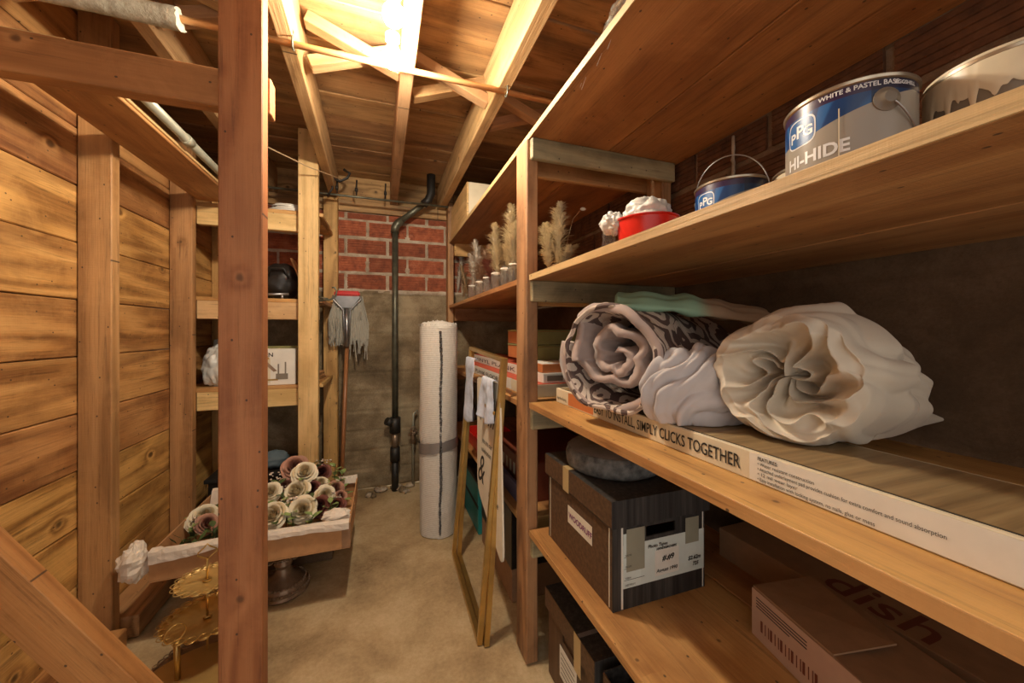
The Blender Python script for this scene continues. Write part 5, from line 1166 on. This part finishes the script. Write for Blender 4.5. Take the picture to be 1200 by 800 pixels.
# bronze pedestal and dark crate under the tray
t = thing('cake_pedestal', 'ornate antique bronze pedestal plate under the flower tray', 'cake stand', (-0.385, 1.765, 0), 0)
bm = bmesh.new(); lathe(bm, [(0.0005, 0), (0.092, 0), (0.096, 0.006), (0.090, 0.014), (0.092, 0.022), (0.080, 0.032), (0.078, 0.042), (0.060, 0.055), (0.034, 0.072), (0.026, 0.095), (0.034, 0.112), (0.026, 0.128), (0.020, 0.150), (0.030, 0.168), (0.052, 0.182), (0.0005, 0.184)], 56, fn=lambda a, r, z: 1+0.025*math.sin(a*20)*(1 if 0.02 < z < 0.07 else 0)); put('pedestal_foot', bm, M['bronze'], t, local=True, smooth=True)
bm = bmesh.new(); lathe(bm, [(0.0005, 0.185), (0.135, 0.190), (0.152, 0.200), (0.153, 0.203), (0.134, 0.1955), (0.0005, 0.1925)], 80, fn=lambda a, r, z: 1+(0.02*abs(math.sin(a*14)) if r > 0.14 else 0)); put('pedestal_plate', bm, M['bronze'], t, local=True, smooth=True)
bm = bmesh.new()
for rr, z, n_ in ((0.094, 0.026, 44), (0.081, 0.044, 40)):
    for k in range(n_): a = 2*PI*k/n_; blob(bm, (rr*math.cos(a), rr*math.sin(a), z), (0.0055, 0.0055, 0.0055), lambda d: 1, 8, 6)
for k in range(34): a = 2*PI*k/34; torus(bm, (0.150*math.cos(a), 0.150*math.sin(a), 0.197), 0.010, 0.0022, 10, 5, 'Z')
o = put('beaded_ornament', bm, M['bronze'], t, local=True); o['kind'] = 'stuff'
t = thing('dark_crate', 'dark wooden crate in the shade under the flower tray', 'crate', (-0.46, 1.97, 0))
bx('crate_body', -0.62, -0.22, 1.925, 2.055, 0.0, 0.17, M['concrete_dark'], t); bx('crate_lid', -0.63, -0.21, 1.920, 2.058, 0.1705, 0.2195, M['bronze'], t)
# ================================================================ GOLD CAKE STANDS, LOWER LEFT
def scallop(t, r, z, n, m, name='plate', lace=False):
    bm = bmesh.new(); lathe(bm, [(0.0005, z), (r*0.90, z), (r*0.97, z+0.006), (r, z+0.010), (r, z+0.0115), (r*0.965, z+0.0085), (r*0.90, z+0.002), (0.0005, z+0.002)], n*8, fn=lambda a, rr, zz: 1+(0.045*abs(math.sin(a*n/2)) if rr > r*0.93 else 0))
    put(name, bm, m, t, local=True)
    bm = bmesh.new()
    for k in range(n): a = 2*PI*(k+0.5)/n; torus(bm, (r*0.985*math.cos(a), r*0.985*math.sin(a), z+0.011), r*PI/n*0.9, 0.0013, 14, 5)
    if lace:
        for k in range(n*2): a = 2*PI*k/n/2; torus(bm, (r*1.06*math.cos(a), r*1.06*math.sin(a), z+0.012), r*PI/n*0.42, 0.0012, 10, 5)
    o = put('scalloped_edge', bm, m, t, local=True); o['kind'] = 'stuff'
cx = at(243, 675, 1.38)
t = thing('tiered_cake_stand', 'three tier gold cake stand with scalloped plates and diamond handle', 'cake stand', (cx.x, 1.38, 0), 0)
scallop(t, 0.138, 0.045, 26, M['bronze'], lace=True); scallop(t, 0.106, 0.195, 22, M['gold']); scallop(t, 0.075, 0.305, 18, M['goldpaint'])
bm = bmesh.new(); lathe(bm, [(0.0005, 0), (0.05, 0), (0.05, 0.004), (0.012, 0.012), (0.006, 0.044), (0.0005, 0.0445)], 24); put('foot', bm, M['gold'], t, local=True, smooth=True)
for a, b_ in ((0.048, 0.194), (0.198, 0.304), (0.308, 0.375)):
    bm = bmesh.new(); tube(bm, [(0, 0, a), (0, 0, b_)], 0.0032, 10); tube(bm, [(0, 0, a), (0, 0, a+0.006)], 0.011, 14); put('rod', bm, M['gold'], t, local=True)
bm = bmesh.new(); cs, sn = math.cos(0.35), math.sin(0.35)
tube(bm, [(0, 0, 0.375), (-0.008*cs, -.008*sn, 0.380), (-0.024*cs, -.024*sn, 0.392), (-0.021*cs, -.021*sn, 0.400), (-0.006*cs, -.006*sn, 0.412), (0, 0, 0.420), (0.006*cs, .006*sn, 0.412), (0.021*cs, .021*sn, 0.400), (0.024*cs, .024*sn, 0.392), (0.008*cs, .008*sn, 0.380), (0, 0, 0.375)], 0.0022, 8); put('handle', bm, M['gold'], t, local=True)
bm = bmesh.new(); lathe(bm, [(0.0005, 0), (0.03, 0), (0.03, 0.085), (0.162, 0.088), (0.166, 0.091), (0.166, 0.095), (0.162, 0.097), (0.0005, 0.097)], 96)
for f in bm.faces: f.smooth = False
tag(put('gold_cake_board', bm, M['goldpaint'], None, Tr(-0.487, 1.24, 0), smooth=True), 'flat round gold cake board in front of the scalloped stand', 'cake board')
p = at(213, 793, 1.115); 
t = thing('gold_tube', 'short gold tube with a ring at the top standing on the round board', 'tube', (-0.54, 1.29, 0.0975), 0)
bt = at(213, 793, 1.11); tp = at(208, 742, 1.12)
bm = bmesh.new(); tube(bm, [(0, 0, 0), (-0.004, 0.004, 0.105)], 0.0075, 16); put('tube_body', bm, M['gold'], t, local=True)
bm = bmesh.new(); torus(bm, (-0.004, 0.004, 0.128), 0.0235, 0.002, 28, 8, 'Y'); 
for v in bm.verts: v.co = Matrix.Rotation(0.7, 3, 'Z') @ v.co
put('ring_handle', bm, M['gold'], t, local=True)
